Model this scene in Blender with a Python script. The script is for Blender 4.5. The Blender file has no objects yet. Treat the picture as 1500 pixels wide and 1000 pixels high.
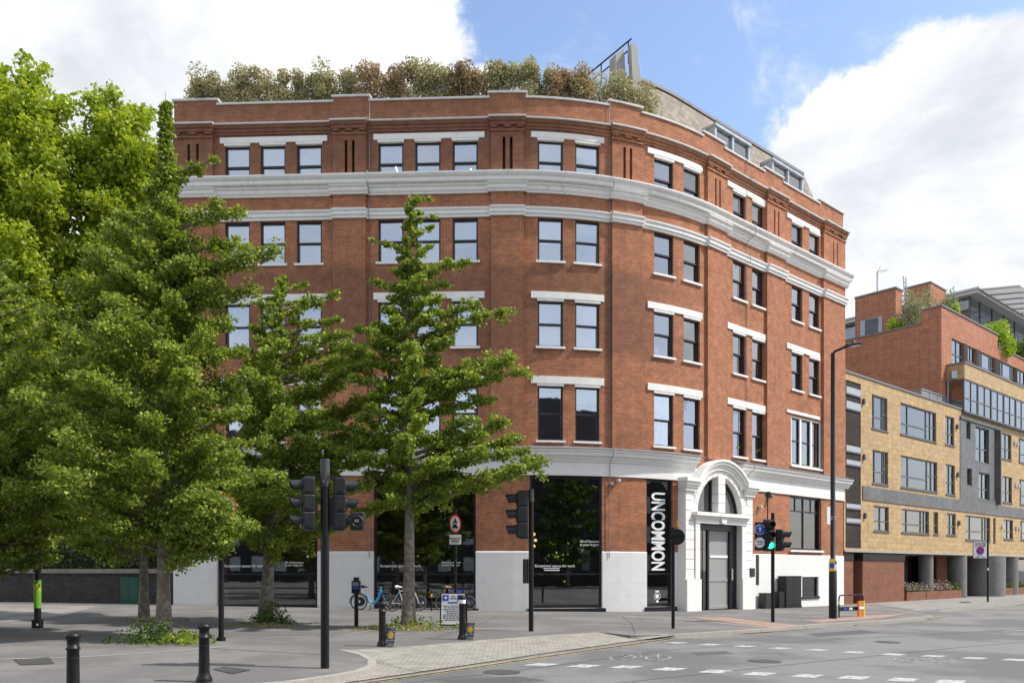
import bpy, bmesh, math, random
import numpy as np
from mathutils import Vector, Matrix
random.seed(7)
scn = bpy.context.scene
COL = scn.collection
# ------------------------------------------------------------------ camera
cam_d = bpy.data.cameras.new('camera'); cam = bpy.data.objects.new('camera', cam_d); COL.objects.link(cam)
cam.location = (0, 0, 1.7); cam.rotation_euler = (math.radians(90), 0, 0)
cam_d.sensor_width = 36; cam_d.lens = 36*1190/1500; cam_d.shift_y = 334/1500
cam_d.clip_end = 3000; cam_d.clip_start = .05
scn.camera = cam
F = 1190.0
# ------------------------------------------------------------------ sky, sun, exposure
SUN_EL, SUN_AZ = math.radians(50), math.radians(96)      # azimuth clockwise from +Y
w = bpy.data.worlds.new('World'); scn.world = w; w.use_nodes = True
nt = w.node_tree; nt.nodes.clear()
def N(nt, t, **k):
    n = nt.nodes.new(t)
    for a, b in k.items():
        if a == 'ins':
            for i, v in b.items(): n.inputs[i].default_value = v
        else: setattr(n, a, b)
    return n
def mth(nt, op, a, b=None, c=None, clamp=False):
    n = nt.nodes.new('ShaderNodeMath'); n.operation = op; n.use_clamp = clamp
    for i, v in enumerate((a, b, c)):
        if v is None: continue
        if isinstance(v, (int, float)): n.inputs[i].default_value = v
        else: nt.links.new(v, n.inputs[i])
    return n.outputs[0]
sky = N(nt, 'ShaderNodeTexSky', sky_type='NISHITA', sun_disc=False, sun_elevation=SUN_EL, sun_rotation=SUN_AZ, air_density=1.0, dust_density=0.8, ozone_density=2.0)
tc = N(nt, 'ShaderNodeTexCoord'); sp = N(nt, 'ShaderNodeSeparateXYZ'); nt.links.new(tc.outputs['Generated'], sp.inputs[0])
X_, Y_, Z_ = sp.outputs
az = mth(nt, 'MULTIPLY', mth(nt, 'ARCTAN2', X_, Y_), 57.2958)
el = mth(nt, 'MULTIPLY', mth(nt, 'ARCSINE', Z_), 57.2958)
# cloud layer coordinate: direction projected on a high plane
zz = mth(nt, 'ADD', mth(nt, 'MAXIMUM', Z_, 0.0), .35)
cx = N(nt, 'ShaderNodeCombineXYZ'); nt.links.new(mth(nt, 'DIVIDE', X_, zz), cx.inputs[0]); nt.links.new(mth(nt, 'DIVIDE', Y_, zz), cx.inputs[1]); nt.links.new(mth(nt,'MULTIPLY',Z_,1.5), cx.inputs[2])
def noise(nt, vec, scale, detail=6, rough=.55, dist=0.0):
    n = N(nt, 'ShaderNodeTexNoise', ins={'Scale': scale, 'Detail': detail, 'Roughness': rough, 'Distortion': dist}); nt.links.new(vec, n.inputs['Vector']); return n.outputs['Fac']
n1 = noise(nt, tc.outputs['Generated'], 3.6, 10, .62, .35)
n2 = noise(nt, tc.outputs['Generated'], 2.0, 6, .55)
n3 = noise(nt, cx.outputs[0], 3.2, 9, .68, 1.2)
def blob(a0, e0, ra, re):
    da = mth(nt, 'DIVIDE', mth(nt, 'SUBTRACT', az, a0), ra); de = mth(nt, 'DIVIDE', mth(nt, 'SUBTRACT', el, e0), re)
    r = mth(nt, 'SQRT', mth(nt, 'ADD', mth(nt, 'MULTIPLY', da, da), mth(nt, 'MULTIPLY', de, de)))
    return mth(nt, 'SUBTRACT', 1.0, r)
blobs = [blob(-27, 33, 23, 14), blob(26.5, 22.0, 12.5, 8.6), blob(-45, 20, 25, 12), blob(48, 24, 16, 12), blob(110, 58, 40, 22), blob(-115, 45, 45, 26), blob(90, 20, 20, 10), blob(180, 72, 60, 26), blob(20, 66, 60, 14)]  # unseen clouds overhead and behind the camera are placed for fill light
m = blobs[0]
blobs.append(mth(nt, 'SUBTRACT', blob(-2.0, 30.5, 6, 2.6), .5))
for b in blobs[1:]: m = mth(nt, 'MAXIMUM', m, b)
n4 = noise(nt, tc.outputs['Generated'], 9.5, 9, .68, .2)
m = mth(nt, 'ADD', m, mth(nt, 'ADD', mth(nt, 'MULTIPLY', mth(nt, 'SUBTRACT', n1, .5), 1.0), mth(nt, 'MULTIPLY', mth(nt, 'SUBTRACT', n4, .5), .55)))
mr = N(nt, 'ShaderNodeMapRange', interpolation_type='SMOOTHSTEP', ins={'From Min': -.02, 'From Max': .13}); nt.links.new(m, mr.inputs['Value'])
# thin wisps over the blue and pale veil close to the horizon
wis = N(nt, 'ShaderNodeMapRange', interpolation_type='SMOOTHSTEP', ins={'From Min': .50, 'From Max': .80, 'To Max': .75}); nt.links.new(n3, wis.inputs['Value'])
veil = N(nt, 'ShaderNodeMapRange', interpolation_type='SMOOTHSTEP', ins={'From Min': 24.0, 'From Max': 2.0, 'To Max': .8}); nt.links.new(el, veil.inputs['Value'])
v2 = N(nt, 'ShaderNodeMapRange', interpolation_type='SMOOTHSTEP', ins={'From Min': .1, 'From Max': -.35, 'To Max': .62}); nt.links.new(Y_, v2.inputs['Value'])  # pale veil added behind the camera to lift fill light and window reflections
cov = mth(nt, 'MAXIMUM', mth(nt, 'MAXIMUM', mth(nt, 'MAXIMUM', mr.outputs[0], v2.outputs[0]), wis.outputs[0]), mth(nt, 'MULTIPLY', veil.outputs[0], mth(nt, 'ADD', n2, .35)), clamp=True)
shade = N(nt, 'ShaderNodeMapRange', interpolation_type='SMOOTHSTEP', ins={'From Min': .30, 'From Max': .62}); nt.links.new(noise(nt, cx.outputs[0], 2.3, 8, .6, .3), shade.inputs['Value'])
cc = N(nt, 'ShaderNodeMix', data_type='RGBA'); nt.links.new(shade.outputs[0], cc.inputs[0])
CL = 4.2
cc.inputs[6].default_value = (CL*.66, CL*.70, CL*.76, 1); cc.inputs[7].default_value = (CL*1.06, CL*1.06, CL*1.08, 1)
skyt = N(nt, 'ShaderNodeMix', data_type='RGBA', blend_type='MULTIPLY', ins={0: 1.0}); nt.links.new(sky.outputs[0], skyt.inputs[6]); skyt.inputs[7].default_value = (1.1, 1.03, 1.0, 1)
mix = N(nt, 'ShaderNodeMix', data_type='RGBA'); nt.links.new(cov, mix.inputs[0]); nt.links.new(skyt.outputs[2], mix.inputs[6]); nt.links.new(cc.outputs[2], mix.inputs[7])
bg = N(nt, 'ShaderNodeBackground', ins={'Strength': .15}); nt.links.new(mix.outputs[2], bg.inputs[0])
wo = N(nt, 'ShaderNodeOutputWorld'); nt.links.new(bg.outputs[0], wo.inputs[0])
sd = bpy.data.lights.new('sun', 'SUN'); sd.energy = 2.85; sd.angle = math.radians(1.2); sd.color = (1, .95, .87)
sun = bpy.data.objects.new('sun', sd); COL.objects.link(sun)
to = Vector((math.sin(SUN_AZ)*math.cos(SUN_EL), math.cos(SUN_AZ)*math.cos(SUN_EL), math.sin(SUN_EL)))
sun.rotation_euler = to.to_track_quat('Z', 'Y').to_euler(); sun.location = (0, 0, 60)
scn.view_settings.view_transform = 'Standard'; scn.view_settings.look = 'None'; scn.view_settings.gamma = 1; scn.view_settings.exposure = .82
# ------------------------------------------------------------------ wall line of the corner building (s along the wall, o outwards)
D1 = (1/math.hypot(1, .045), -.045/math.hypot(1, .045)); D2 = (.7554, .6552)
A_ = (-13.7, 34.24); B_ = (17.79, 44.6); R_ = 13.6
_den = D1[0]*D2[1]-D1[1]*D2[0]; _t = ((B_[0]-A_[0])*D2[1]-(B_[1]-A_[1])*D2[0])/_den
V_ = (A_[0]+D1[0]*_t, A_[1]+D1[1]*_t); _th = math.acos(D1[0]*D2[0]+D1[1]*D2[1]); T_ = R_*math.tan(_th/2)
C_ = (V_[0]-D1[0]*T_-D1[1]*R_, V_[1]-D1[1]*T_+D1[0]*R_); sA = _t-T_; sB = sA+R_*_th; _a0 = math.atan2(D1[1], D1[0])
def Pd(s):
    if s <= sA: return A_[0]+D1[0]*s, A_[1]+D1[1]*s, D1
    if s < sB:
        a = _a0+(s-sA)/R_; d = (math.cos(a), math.sin(a)); return C_[0]+R_*d[1], C_[1]-R_*d[0], d
    return V_[0]+D2[0]*(T_+s-sB), V_[1]+D2[1]*(T_+s-sB), D2
def P(s, o=0):
    x, y, d = Pd(s); return x+d[1]*o, y-d[0]*o
def S(px, o=0):
    lo, hi = -8, 70
    for _ in range(50):
        m = (lo+hi)/2; x, y = P(m, o)
        if 750+F*x/y < px: lo = m
        else: hi = m
    return lo
def Zp(px, py, o=0): return 1.7-(py-834)/F*P(S(px, o), o)[1]
def yaw(s): d = Pd(s)[2]; return math.atan2(d[1], d[0])
def gz(x): return max(-.24, min(.3, -.0145*x))
def G(px, py, dz=0.0):          # point of the ground seen at a pixel
    a = (px-750)/F; Y = 20.0
    for _ in range(60): Y = Y*.5+.5*(1.7-gz(a*Y)-dz)*F/(py-834)
    return Vector((a*Y, Y, gz(a*Y)+dz))
# ------------------------------------------------------------------ objects
def put(o, parent=None):
    COL.objects.link(o)
    if parent is not None:
        o.parent = parent
    return o
def tag(o, label=None, cat=None, group=None, kind=None):
    if label: o['label'] = label
    if cat: o['category'] = cat
    if group: o['group'] = group
    if kind: o['kind'] = kind
    return o
def thing(name, label, cat, loc=(0, 0, 0), rz=0, group=None):
    o = bpy.data.objects.new(name, None); o.empty_display_size = .2; COL.objects.link(o); o.location = loc; o.rotation_euler.z = rz
    return tag(o, label, cat, group)
def copy_tree(o, parent=None):
    c = o.copy(); COL.objects.link(c)
    if parent is not None: c.parent = parent
    for ch in list(o.children): copy_tree(ch, c)
    return c
class MB:
    def __init__(s): s.v = []; s.f = []; s.uv = []; s.M = None; s.sm = []; s.smooth = False
    def add(s, vs, fs, uvs=None):
        b = len(s.v)
        for p in vs:
            p = Vector(p)
            s.v.append(tuple(s.M @ p) if s.M is not None else tuple(p))
        for i, f in enumerate(fs):
            s.f.append([b+k for k in f]); s.sm.append(s.smooth)
            if uvs is not None: s.uv.append([uvs[k] for k in f])
            else: s.uv.append([(vs[k][0]+vs[k][1]*.7, vs[k][2]) for k in f])
        return s
    def box(s, x0, x1, y0, y1, z0, z1):
        vs = [(x, y, z) for x in (x0, x1) for y in (y0, y1) for z in (z0, z1)]
        return s.add(vs, [(0, 1, 3, 2), (4, 6, 7, 5), (0, 4, 5, 1), (2, 3, 7, 6), (0, 2, 6, 4), (1, 5, 7, 3)])
    def bbox(s, x0, x1, y0, y1, z0, z1, b=.01):   # box with chamfered edges
        bm = bmesh.new(); bmesh.ops.create_cube(bm, size=1)
        for v in bm.verts: v.co = Vector(((x0+x1)/2+v.co.x*(x1-x0), (y0+y1)/2+v.co.y*(y1-y0), (z0+z1)/2+v.co.z*(z1-z0)))
        bmesh.ops.bevel(bm, geom=bm.edges[:], offset=b, segments=2, affect='EDGES', profile=.5)
        bm.verts.index_update(); s.add([tuple(v.co) for v in bm.verts], [[v.index for v in f.verts] for f in bm.faces]); bm.free(); return s
    def tube(s, pts, rad, seg=10, cap=True):
        pts = [Vector(p) for p in pts]; n = len(pts)
        if not isinstance(rad, (list, tuple)): rad = [rad]*n
        vs = []; fs = []; prev = None
        for i, p in enumerate(pts):
            d = (pts[min(i+1, n-1)]-pts[max(i-1, 0)]).normalized()
            if prev is None: u = d.orthogonal().normalized()
            else:
                u = prev-d*prev.dot(d)
                u = u.normalized() if u.length > 1e-6 else d.orthogonal().normalized()
            prev = u; q = d.cross(u)
            for k in range(seg):
                a = 2*math.pi*k/seg; vs.append(p+(u*math.cos(a)+q*math.sin(a))*rad[i])
        for i in range(n-1):
            for k in range(seg):
                k2 = (k+1) % seg; fs.append((i*seg+k, i*seg+k2, (i+1)*seg+k2, (i+1)*seg+k))
        sm = s.smooth; s.smooth = True; s.add(vs, fs); s.smooth = False
        if cap: s.add(vs[:seg], [list(range(seg))[::-1]]); s.add(vs[-seg:], [list(range(seg))])
        s.smooth = sm; return s
    def lathe(s, prof, c=(0, 0, 0), seg=20, cap=True):
        c = Vector(c); vs = [c+Vector((r*math.cos(2*math.pi*k/seg), r*math.sin(2*math.pi*k/seg), z)) for r, z in prof for k in range(seg)]
        fs = [(i*seg+k, i*seg+(k+1) % seg, (i+1)*seg+(k+1) % seg, (i+1)*seg+k) for i in range(len(prof)-1) for k in range(seg)]
        sm = s.smooth; s.smooth = True; s.add(vs, fs); s.smooth = sm
        if cap: s.add(vs[:seg], [list(range(seg))[::-1]]); s.add(vs[-seg:], [list(range(seg))])
        return s
    def prism(s, poly, y0, y1):            # poly in x,z ; extruded along y
        n = len(poly); vs = [(x, y0, z) for x, z in poly]+[(x, y1, z) for x, z in poly]
        fs = [list(range(n)), list(range(n, 2*n))[::-1]]+[(k, n+k, n+(k+1) % n, (k+1) % n) for k in range(n)]
        return s.add(vs, fs)
    def torus(s, c, R, r, ax='y', seg=28, ms=6, a0=0, a1=2*math.pi):
        c = Vector(c); full = abs(a1-a0-2*math.pi) < 1e-6; pts = []
        for i in range(seg+1):
            a = a0+(a1-a0)*i/seg
            pts.append(c+(Vector((math.cos(a)*R, 0, math.sin(a)*R)) if ax == 'y' else Vector((0, math.cos(a)*R, math.sin(a)*R)) if ax == 'x' else Vector((math.cos(a)*R, math.sin(a)*R, 0))))
        return s.tube(pts, r, ms, not full)
    def disc(s, c, R, ax='y', d=.01, seg=28):
        c = Vector(c); pr = []
        off = Vector((0, d/2, 0)) if ax == 'y' else Vector((d/2, 0, 0)) if ax == 'x' else Vector((0, 0, d/2))
        return s.tube([c-off, c+off], R, seg)
    # pieces that follow the wall line
    def ss(s, s0, s1, step=.55):
        L = [s0]; a, b = max(s0, sA), min(s1, sB)
        if b > a:
            n = max(1, int((b-a)/step)); L += [a+(b-a)*i/n for i in range(n+1)]
        L.append(s1); out = []
        for x in L:
            if not out or x-out[-1] > 1e-4: out.append(x)
        return out
    def sweep(s, prof, s0, s1):
        L = s.ss(s0, s1); n = len(prof); vs = []; uv = []; cum = [0]
        for i in range(n-1): cum.append(cum[-1]+math.hypot(prof[i+1][0]-prof[i][0], prof[i+1][1]-prof[i][1]))
        for a in L:
            for i, (o, z) in enumerate(prof):
                x, y = P(a, o); vs.append((x, y, z)); uv.append((a, z+.0*cum[i]-o*.999))
        fs = [(i*n+k, (i+1)*n+k, (i+1)*n+(k+1) % n, i*n+(k+1) % n) for i in range(len(L)-1) for k in range(n)]
        s.add(vs, fs, uv)
        for e in (0, len(L)-1):
            s.add(vs[e*n:(e+1)*n], [list(range(n))], [(L[e]+p[0], p[1]) for p in prof])
        return s
    def pbox(s, s0, s1, o0, o1, z0, z1): return s.sweep([(o0, z0), (o1, z0), (o1, z1), (o0, z1)], s0, s1)
    def wall(s, s0, s1, z0, z1, ops, o=0, d=.3):      # ops: (s0,s1,z0,z1,depth,back)
        ops = [q for q in ops if q[0] < s1 and q[1] > s0 and q[2] < z1 and q[3] > z0]
        br = sorted(set([round(x, 4) for x in s.ss(s0, s1)]+[round(min(max(q[i], s0), s1), 4) for q in ops for i in (0, 1)]))
        zb = sorted(set([z0, z1]+[min(max(q[i], z0), z1) for q in ops for i in (2, 3)]))
        for a, b in zip(br, br[1:]):
            for c, e in zip(zb, zb[1:]):
                ms, mz = (a+b)/2, (c+e)/2
                if any(q[0] < ms < q[1] and q[2] < mz < q[3] for q in ops): continue
                (xa, ya), (xb, yb) = P(a, o), P(b, o)
                s.add([(xa, ya, c), (xb, yb, c), (xb, yb, e), (xa, ya, e)], [(0, 1, 2, 3)], [(a, c), (b, c), (b, e), (a, e)])
        for q in ops:
            dd = q[4] if len(q) > 4 else d; a0, a1, c0, c1 = q[0], q[1], max(q[2], z0), min(q[3], z1)
            for a in (a0, a1):
                (xa, ya), (xb, yb) = P(a, o), P(a, o-dd)
                s.add([(xa, ya, c0), (xb, yb, c0), (xb, yb, c1), (xa, ya, c1)], [(0, 1, 2, 3)], [(a, c0), (a+dd, c0), (a+dd, c1), (a, c1)])
            for z, ok in ((q[2], q[2] > z0), (q[3], q[3] < z1)):
                if not ok: continue
                L = [x for x in br if a0-1e-3 <= x <= a1+1e-3]
                for a, b in zip(L, L[1:]):
                    p = [P(a, o), P(b, o), P(b, o-dd), P(a, o-dd)]
                    s.add([(x, y, z) for x, y in p], [(0, 1, 2, 3)], [(a, z), (b, z), (b, z+dd), (a, z+dd)])
            if len(q) > 5:
                (xa, ya), (xb, yb) = P(a0, o-dd), P(a1, o-dd)
                s.add([(xa, ya, c0), (xb, yb, c0), (xb, yb, c1), (xa, ya, c1)], [(0, 1, 2, 3)], [(a0, c0), (a1, c0), (a1, c1), (a0, c1)])
        return s
    def build(s, name, mat, parent=None, world=False):
        if world and parent is not None:
            inv = Matrix.Translation(parent.location) @ Matrix.Rotation(parent.rotation_euler.z, 4, 'Z'); inv = inv.inverted()
            vv = [tuple(inv @ Vector(p)) for p in s.v]
        else: vv = s.v
        me = bpy.data.meshes.new(name); me.from_pydata(vv, [], s.f)
        ul = me.uv_layers.new(name='UVMap')
        flat = [c for f in s.uv for u in f for c in u]; ul.data.foreach_set('uv', flat)
        me.polygons.foreach_set('use_smooth', s.sm); me.materials.append(mat); me.update()
        return put(bpy.data.objects.new(name, me), parent)
def text_mb(mb, txt, size, M, ext=.003, align='CENTER', xs=1.0, bold=.012):
    c = bpy.data.curves.new('t', 'FONT'); c.body = txt; c.size = size; c.extrude = ext; c.align_x = align; c.align_y = 'CENTER'; c.resolution_u = 3
    c.offset = size*bold
    o = bpy.data.objects.new('t', c); COL.objects.link(o); bpy.context.view_layer.update()
    me = bpy.data.meshes.new_from_object(o); bpy.data.objects.remove(o); bpy.data.curves.remove(c)
    B = M @ Matrix.Rotation(math.pi/2, 4, 'X') @ Matrix.Diagonal((xs, 1, 1, 1))      # letters stand upright, facing -y
    old = mb.M; mb.M = B if old is None else old @ B
    mb.add([tuple(v.co) for v in me.vertices], [list(p.vertices) for p in me.polygons]); mb.M = old; bpy.data.meshes.remove(me)
# ------------------------------------------------------------------ materials
def mat(name, col, rough=.7, var=.12, sc=6, metal=0, bump=0, bsc=40, spec=.5, coat=0, dirt=None, dsc=.6, uv=False, col2=None, c2sc=.5, c2lo=.5, c2hi=.7):
    m = bpy.data.materials.new(name); m.use_nodes = True; nt = m.node_tree; b = nt.nodes['Principled BSDF']
    t = N(nt, 'ShaderNodeTexCoord'); v = t.outputs['UV'] if uv else t.outputs['Object']
    n = noise(nt, v, sc, 5, .6); r = N(nt, 'ShaderNodeMapRange', ins={'From Min': .25, 'From Max': .75, 'To Min': 1-var, 'To Max': 1+var}); nt.links.new(n, r.inputs['Value'])
    base = N(nt, 'ShaderNodeRGB'); base.outputs[0].default_value = (*col, 1); out = base.outputs[0]
    def mixc(fac, a, b_, mode='MIX'):
        x = N(nt, 'ShaderNodeMix', data_type='RGBA', blend_type=mode)
        for i, q in ((0, fac), (6, a), (7, b_)):
            if isinstance(q, tuple): x.inputs[i].default_value = (*q, 1)
            elif isinstance(q, float): x.inputs[i].default_value = q
            else: nt.links.new(q, x.inputs[i])
        return x.outputs[2]
    if col2:
        f = N(nt, 'ShaderNodeMapRange', interpolation_type='SMOOTHSTEP', ins={'From Min': c2lo, 'From Max': c2hi}); nt.links.new(noise(nt, v, c2sc, 6, .6), f.inputs['Value']); out = mixc(f.outputs[0], out, col2)
    if dirt:
        mp = N(nt, 'ShaderNodeMapping'); mp.inputs['Scale'].default_value = (1, 1, .18) if not uv else (1, .2, 1); nt.links.new(v, mp.inputs[0])
        f = N(nt, 'ShaderNodeMapRange', interpolation_type='SMOOTHSTEP', ins={'From Min': .52, 'From Max': .8, 'To Max': .7}); nt.links.new(noise(nt, mp.outputs[0], dsc, 7, .65), f.inputs['Value']); out = mixc(f.outputs[0], out, dirt)
    out = mixc(1.0, out, r.outputs[0], 'MULTIPLY'); nt.links.new(out, b.inputs['Base Color'])
    rr = N(nt, 'ShaderNodeMapRange', ins={'From Min': .3, 'From Max': .7, 'To Min': max(0, rough-.08), 'To Max': min(1, rough+.08)}); nt.links.new(n, rr.inputs['Value']); nt.links.new(rr.outputs[0], b.inputs['Roughness'])
    b.inputs['Metallic'].default_value = metal; b.inputs['Specular IOR Level'].default_value = spec; b.inputs['Coat Weight'].default_value = coat
    if bump:
        bn = N(nt, 'ShaderNodeBump', ins={'Strength': bump, 'Distance': .02}); nt.links.new(noise(nt, v, bsc, 4, .6), bn.inputs['Height']); nt.links.new(bn.outputs[0], b.inputs['Normal'])
    return m
def brick_mat(name, c1, c2, mortar, bw=.225, bh=.075, ms=.009, stain=(.05, .035, .03), st=(.5, .75), stsc=.35, stmax=.75, off=.5, alt=None, rough=.85, dark=None, band=None, cl=.22):
    m = bpy.data.materials.new(name); m.use_nodes = True; nt = m.node_tree; b = nt.nodes['Principled BSDF']
    t = N(nt, 'ShaderNodeTexCoord'); v = t.outputs['UV']
    br = N(nt, 'ShaderNodeTexBrick', ins={'Scale': 1.0, 'Mortar Size': ms, 'Mortar Smooth': .2, 'Bias': 0.0, 'Brick Width': bw, 'Row Height': bh, 'Color1': (*c1, 1), 'Color2': (*c2, 1), 'Mortar': (*mortar, 1)}); br.offset = off; nt.links.new(v, br.inputs['Vector'])
    out = br.outputs['Color']
    def mixc(fac, a, bb, mode='MIX'):
        x = N(nt, 'ShaderNodeMix', data_type='RGBA', blend_type=mode)
        for i, q in ((0, fac), (6, a), (7, bb)):
            if isinstance(q, tuple): x.inputs[i].default_value = (*q, 1)
            elif isinstance(q, float): x.inputs[i].default_value = q
            else: nt.links.new(q, x.inputs[i])
        return x.outputs[2]
    def mr(src, a, b_, hi=1.0, lo=0.0):
        r = N(nt, 'ShaderNodeMapRange', interpolation_type='SMOOTHSTEP', ins={'From Min': a, 'From Max': b_, 'To Max': hi, 'To Min': lo}); nt.links.new(src, r.inputs['Value']); return r.outputs[0]
    if alt:      # odd bricks of another firing: second brick pattern gives a second random value
        br2 = N(nt, 'ShaderNodeTexBrick', ins={'Scale': 1.0, 'Mortar Size': 0.0, 'Bias': -.55, 'Brick Width': bw, 'Row Height': bh, 'Color1': (0, 0, 0, 1), 'Color2': (1, 1, 1, 1)}); br2.offset = off
        mp = N(nt, 'ShaderNodeMapping'); mp.inputs['Location'].default_value = (bw*40, bh*36, 0); nt.links.new(v, mp.inputs[0]); nt.links.new(mp.outputs[0], br2.inputs['Vector'])
        out = mixc(mth(nt, 'MULTIPLY', mr(br2.outputs['Color'], .45, .8, .85), mth(nt, 'SUBTRACT', 1.0, br.outputs['Fac'])), out, alt)
    out = mixc(mr(noise(nt, v, stsc, 8, .65), st[0], st[1], stmax), out, stain)
    if band:    # courses of darker sooty brick between given heights, with ragged edge
        sx = N(nt, 'ShaderNodeSeparateXYZ'); nt.links.new(v, sx.inputs[0]); wob = mth(nt, 'MULTIPLY', mth(nt, 'SUBTRACT', noise(nt, v, .8, 6, .7), .5), 1.6)
        zz = mth(nt, 'ADD', sx.outputs[1], wob)
        for (z0, z1, amt, s_hi) in band:
            f = mth(nt, 'MULTIPLY', mr(zz, z0-.25, z0+.25), mr(zz, z1+.25, z1-.25)); f = mth(nt, 'MULTIPLY', f, mr(sx.outputs[0], s_hi+2, s_hi-2, amt))
            out = mixc(f, out, dark)
    mps = N(nt, 'ShaderNodeMapping'); mps.inputs['Scale'].default_value = (2.6, .22, 1); nt.links.new(v, mps.inputs[0])
    out = mixc(mr(noise(nt, mps.outputs[0], 1.0, 6, .6), .52, .74, cl*1.7), out, stain)
    out = mixc(1.0, out, mr(noise(nt, v, 2.2, 6, .7), .25, .8, 1+cl, 1-cl), 'MULTIPLY')
    nt.links.new(out, b.inputs['Base Color']); b.inputs['Roughness'].default_value = rough; b.inputs['Specular IOR Level'].default_value = .25
    bn = N(nt, 'ShaderNodeBump', ins={'Strength': .35, 'Distance': .008}); nt.links.new(mth(nt, 'ADD', mth(nt, 'SUBTRACT', 1.0, br.outputs['Fac']), mth(nt, 'MULTIPLY', noise(nt, v, 30, 3), .6)), bn.inputs['Height']); nt.links.new(bn.outputs[0], b.inputs['Normal'])
    return m
def glass_mat(name, base=.3, tint=(.88, .91, .93), rtint=(1, 1, 1), rough=.015, wob=.02):
    m = bpy.data.materials.new(name); m.use_nodes = True; nt = m.node_tree; nt.nodes.clear()
    tr = N(nt, 'ShaderNodeBsdfTransparent', ins={0: (*tint, 1)}); gl = N(nt, 'ShaderNodeBsdfGlossy', ins={'Color': (*rtint, 1), 'Roughness': rough})
    t = N(nt, 'ShaderNodeTexCoord'); bn = N(nt, 'ShaderNodeBump', ins={'Strength': wob, 'Distance': .05}); nt.links.new(noise(nt, t.outputs['Object'], 1.3, 2), bn.inputs['Height']); nt.links.new(bn.outputs[0], gl.inputs['Normal'])
    fr = N(nt, 'ShaderNodeFresnel', ins={0: 1.5}); f = mth(nt, 'MULTIPLY_ADD', fr.outputs[0], 1.0, base, clamp=True)
    mx = N(nt, 'ShaderNodeMixShader'); nt.links.new(f, mx.inputs[0]); nt.links.new(tr.outputs[0], mx.inputs[1]); nt.links.new(gl.outputs[0], mx.inputs[2])
    o = N(nt, 'ShaderNodeOutputMaterial'); nt.links.new(mx.outputs[0], o.inputs[0]); return m
def leaf_mat(name, c1, c2, c3=None, tr=.35, rough=.5, trt=(1.6, 1.5, .6)):
    m = bpy.data.materials.new(name); m.use_nodes = True; nt = m.node_tree; b = nt.nodes['Principled BSDF']; out = nt.nodes['Material Output']
    g = N(nt, 'ShaderNodeNewGeometry'); cr = N(nt, 'ShaderNodeValToRGB'); nt.links.new(g.outputs['Random Per Island'], cr.inputs[0])
    cr.color_ramp.elements[0].color = (*c1, 1); cr.color_ramp.elements[1].color = (*c2, 1)
    if c3: e = cr.color_ramp.elements.new(.88); e.color = (*c2, 1); cr.color_ramp.elements[-1].color = (*c3, 1)
    t = N(nt, 'ShaderNodeTexCoord'); r = N(nt, 'ShaderNodeMapRange', ins={'From Min': .3, 'From Max': .7, 'To Min': .8, 'To Max': 1.25}); nt.links.new(noise(nt, t.outputs['Object'], .9, 4), r.inputs['Value'])
    x = N(nt, 'ShaderNodeMix', data_type='RGBA', blend_type='MULTIPLY', ins={0: 1.0}); nt.links.new(cr.outputs[0], x.inputs[6]); nt.links.new(r.outputs[0], x.inputs[7])
    nt.links.new(x.outputs[2], b.inputs['Base Color']); b.inputs['Roughness'].default_value = rough; b.inputs['Specular IOR Level'].default_value = .35
    y = N(nt, 'ShaderNodeMix', data_type='RGBA', blend_type='MULTIPLY', ins={0: 1.0}); nt.links.new(x.outputs[2], y.inputs[6]); y.inputs[7].default_value = (*trt, 1)
    tl = N(nt, 'ShaderNodeBsdfTranslucent'); nt.links.new(y.outputs[2], tl.inputs[0]); mx = N(nt, 'ShaderNodeMixShader', ins={0: tr}); nt.links.new(b.outputs[0], mx.inputs[1]); nt.links.new(tl.outputs[0], mx.inputs[2]); nt.links.new(mx.outputs[0], out.inputs[0])
    return m
def emis(name, col, s):
    m = bpy.data.materials.new(name); m.use_nodes = True; b = m.node_tree.nodes['Principled BSDF']; b.inputs['Base Color'].default_value = (*col, 1)
    b.inputs['Emission Color'].default_value = (*col, 1); b.inputs['Emission Strength'].default_value = s; return m
M = {}
M['brick'] = brick_mat('red_brick', (.48, .150, .052), (.30, .088, .036), (.38, .27, .19), ms=.0115, alt=(.13, .06, .042), stain=(.17, .08, .05), stmax=.5, stsc=.45, dark=(.14, .072, .05), band=[(10.6, 14.2, .5, 21), (17.9, 20.3, .62, 17), (20.4, 21.4, .45, 14), (2.4, 3.4, .2, 40)])
M['white'] = mat('white_paint', (.80, .785, .75), .55, .06, 3, bump=.08, dirt=(.64, .63, .58), dsc=1.2)
M['cornice'] = mat('weathered_white_paint', (.80, .785, .745), .6, .06, 4, bump=.1, dirt=(.42, .42, .38), dsc=3.5)
M['lead'] = mat('grey_lead', (.19, .2, .215), .55, .2, 3, dirt=(.12, .12, .12), dsc=2)
M['coping'] = mat('pale_coping', (.58, .58, .57), .6, .1, 3, dirt=(.25, .25, .24), dsc=1.5)
M['black'] = mat('black_paint', (.009, .009, .010), .42, .15, 8, spec=.35)
M['frame'] = mat('window_black', (.012, .013, .017), .38, .1, 5)
M['glass_hi'] = glass_mat('upper_window_glass', .33, rtint=(.93,.96,1))
M['glass_lo'] = glass_mat('shop_glass', .11, (.62, .66, .66))
M['blind'] = mat('blind_cloth', (.80, .785, .75), .9, .03, 2)
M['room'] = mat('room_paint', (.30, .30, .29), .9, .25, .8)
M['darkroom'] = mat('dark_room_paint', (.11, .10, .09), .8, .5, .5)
M['roofing'] = mat('flat_roofing', (.16, .16, .16), .9, .15, 2)
M['slate'] = brick_mat('mansard_shingle', (.36, .31, .25), (.25, .215, .175), (.09, .08, .07), .42, .30, .013, stain=(.15, .14, .11), st=(.5, .7), stmax=.6, stsc=.9, off=.5)
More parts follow.
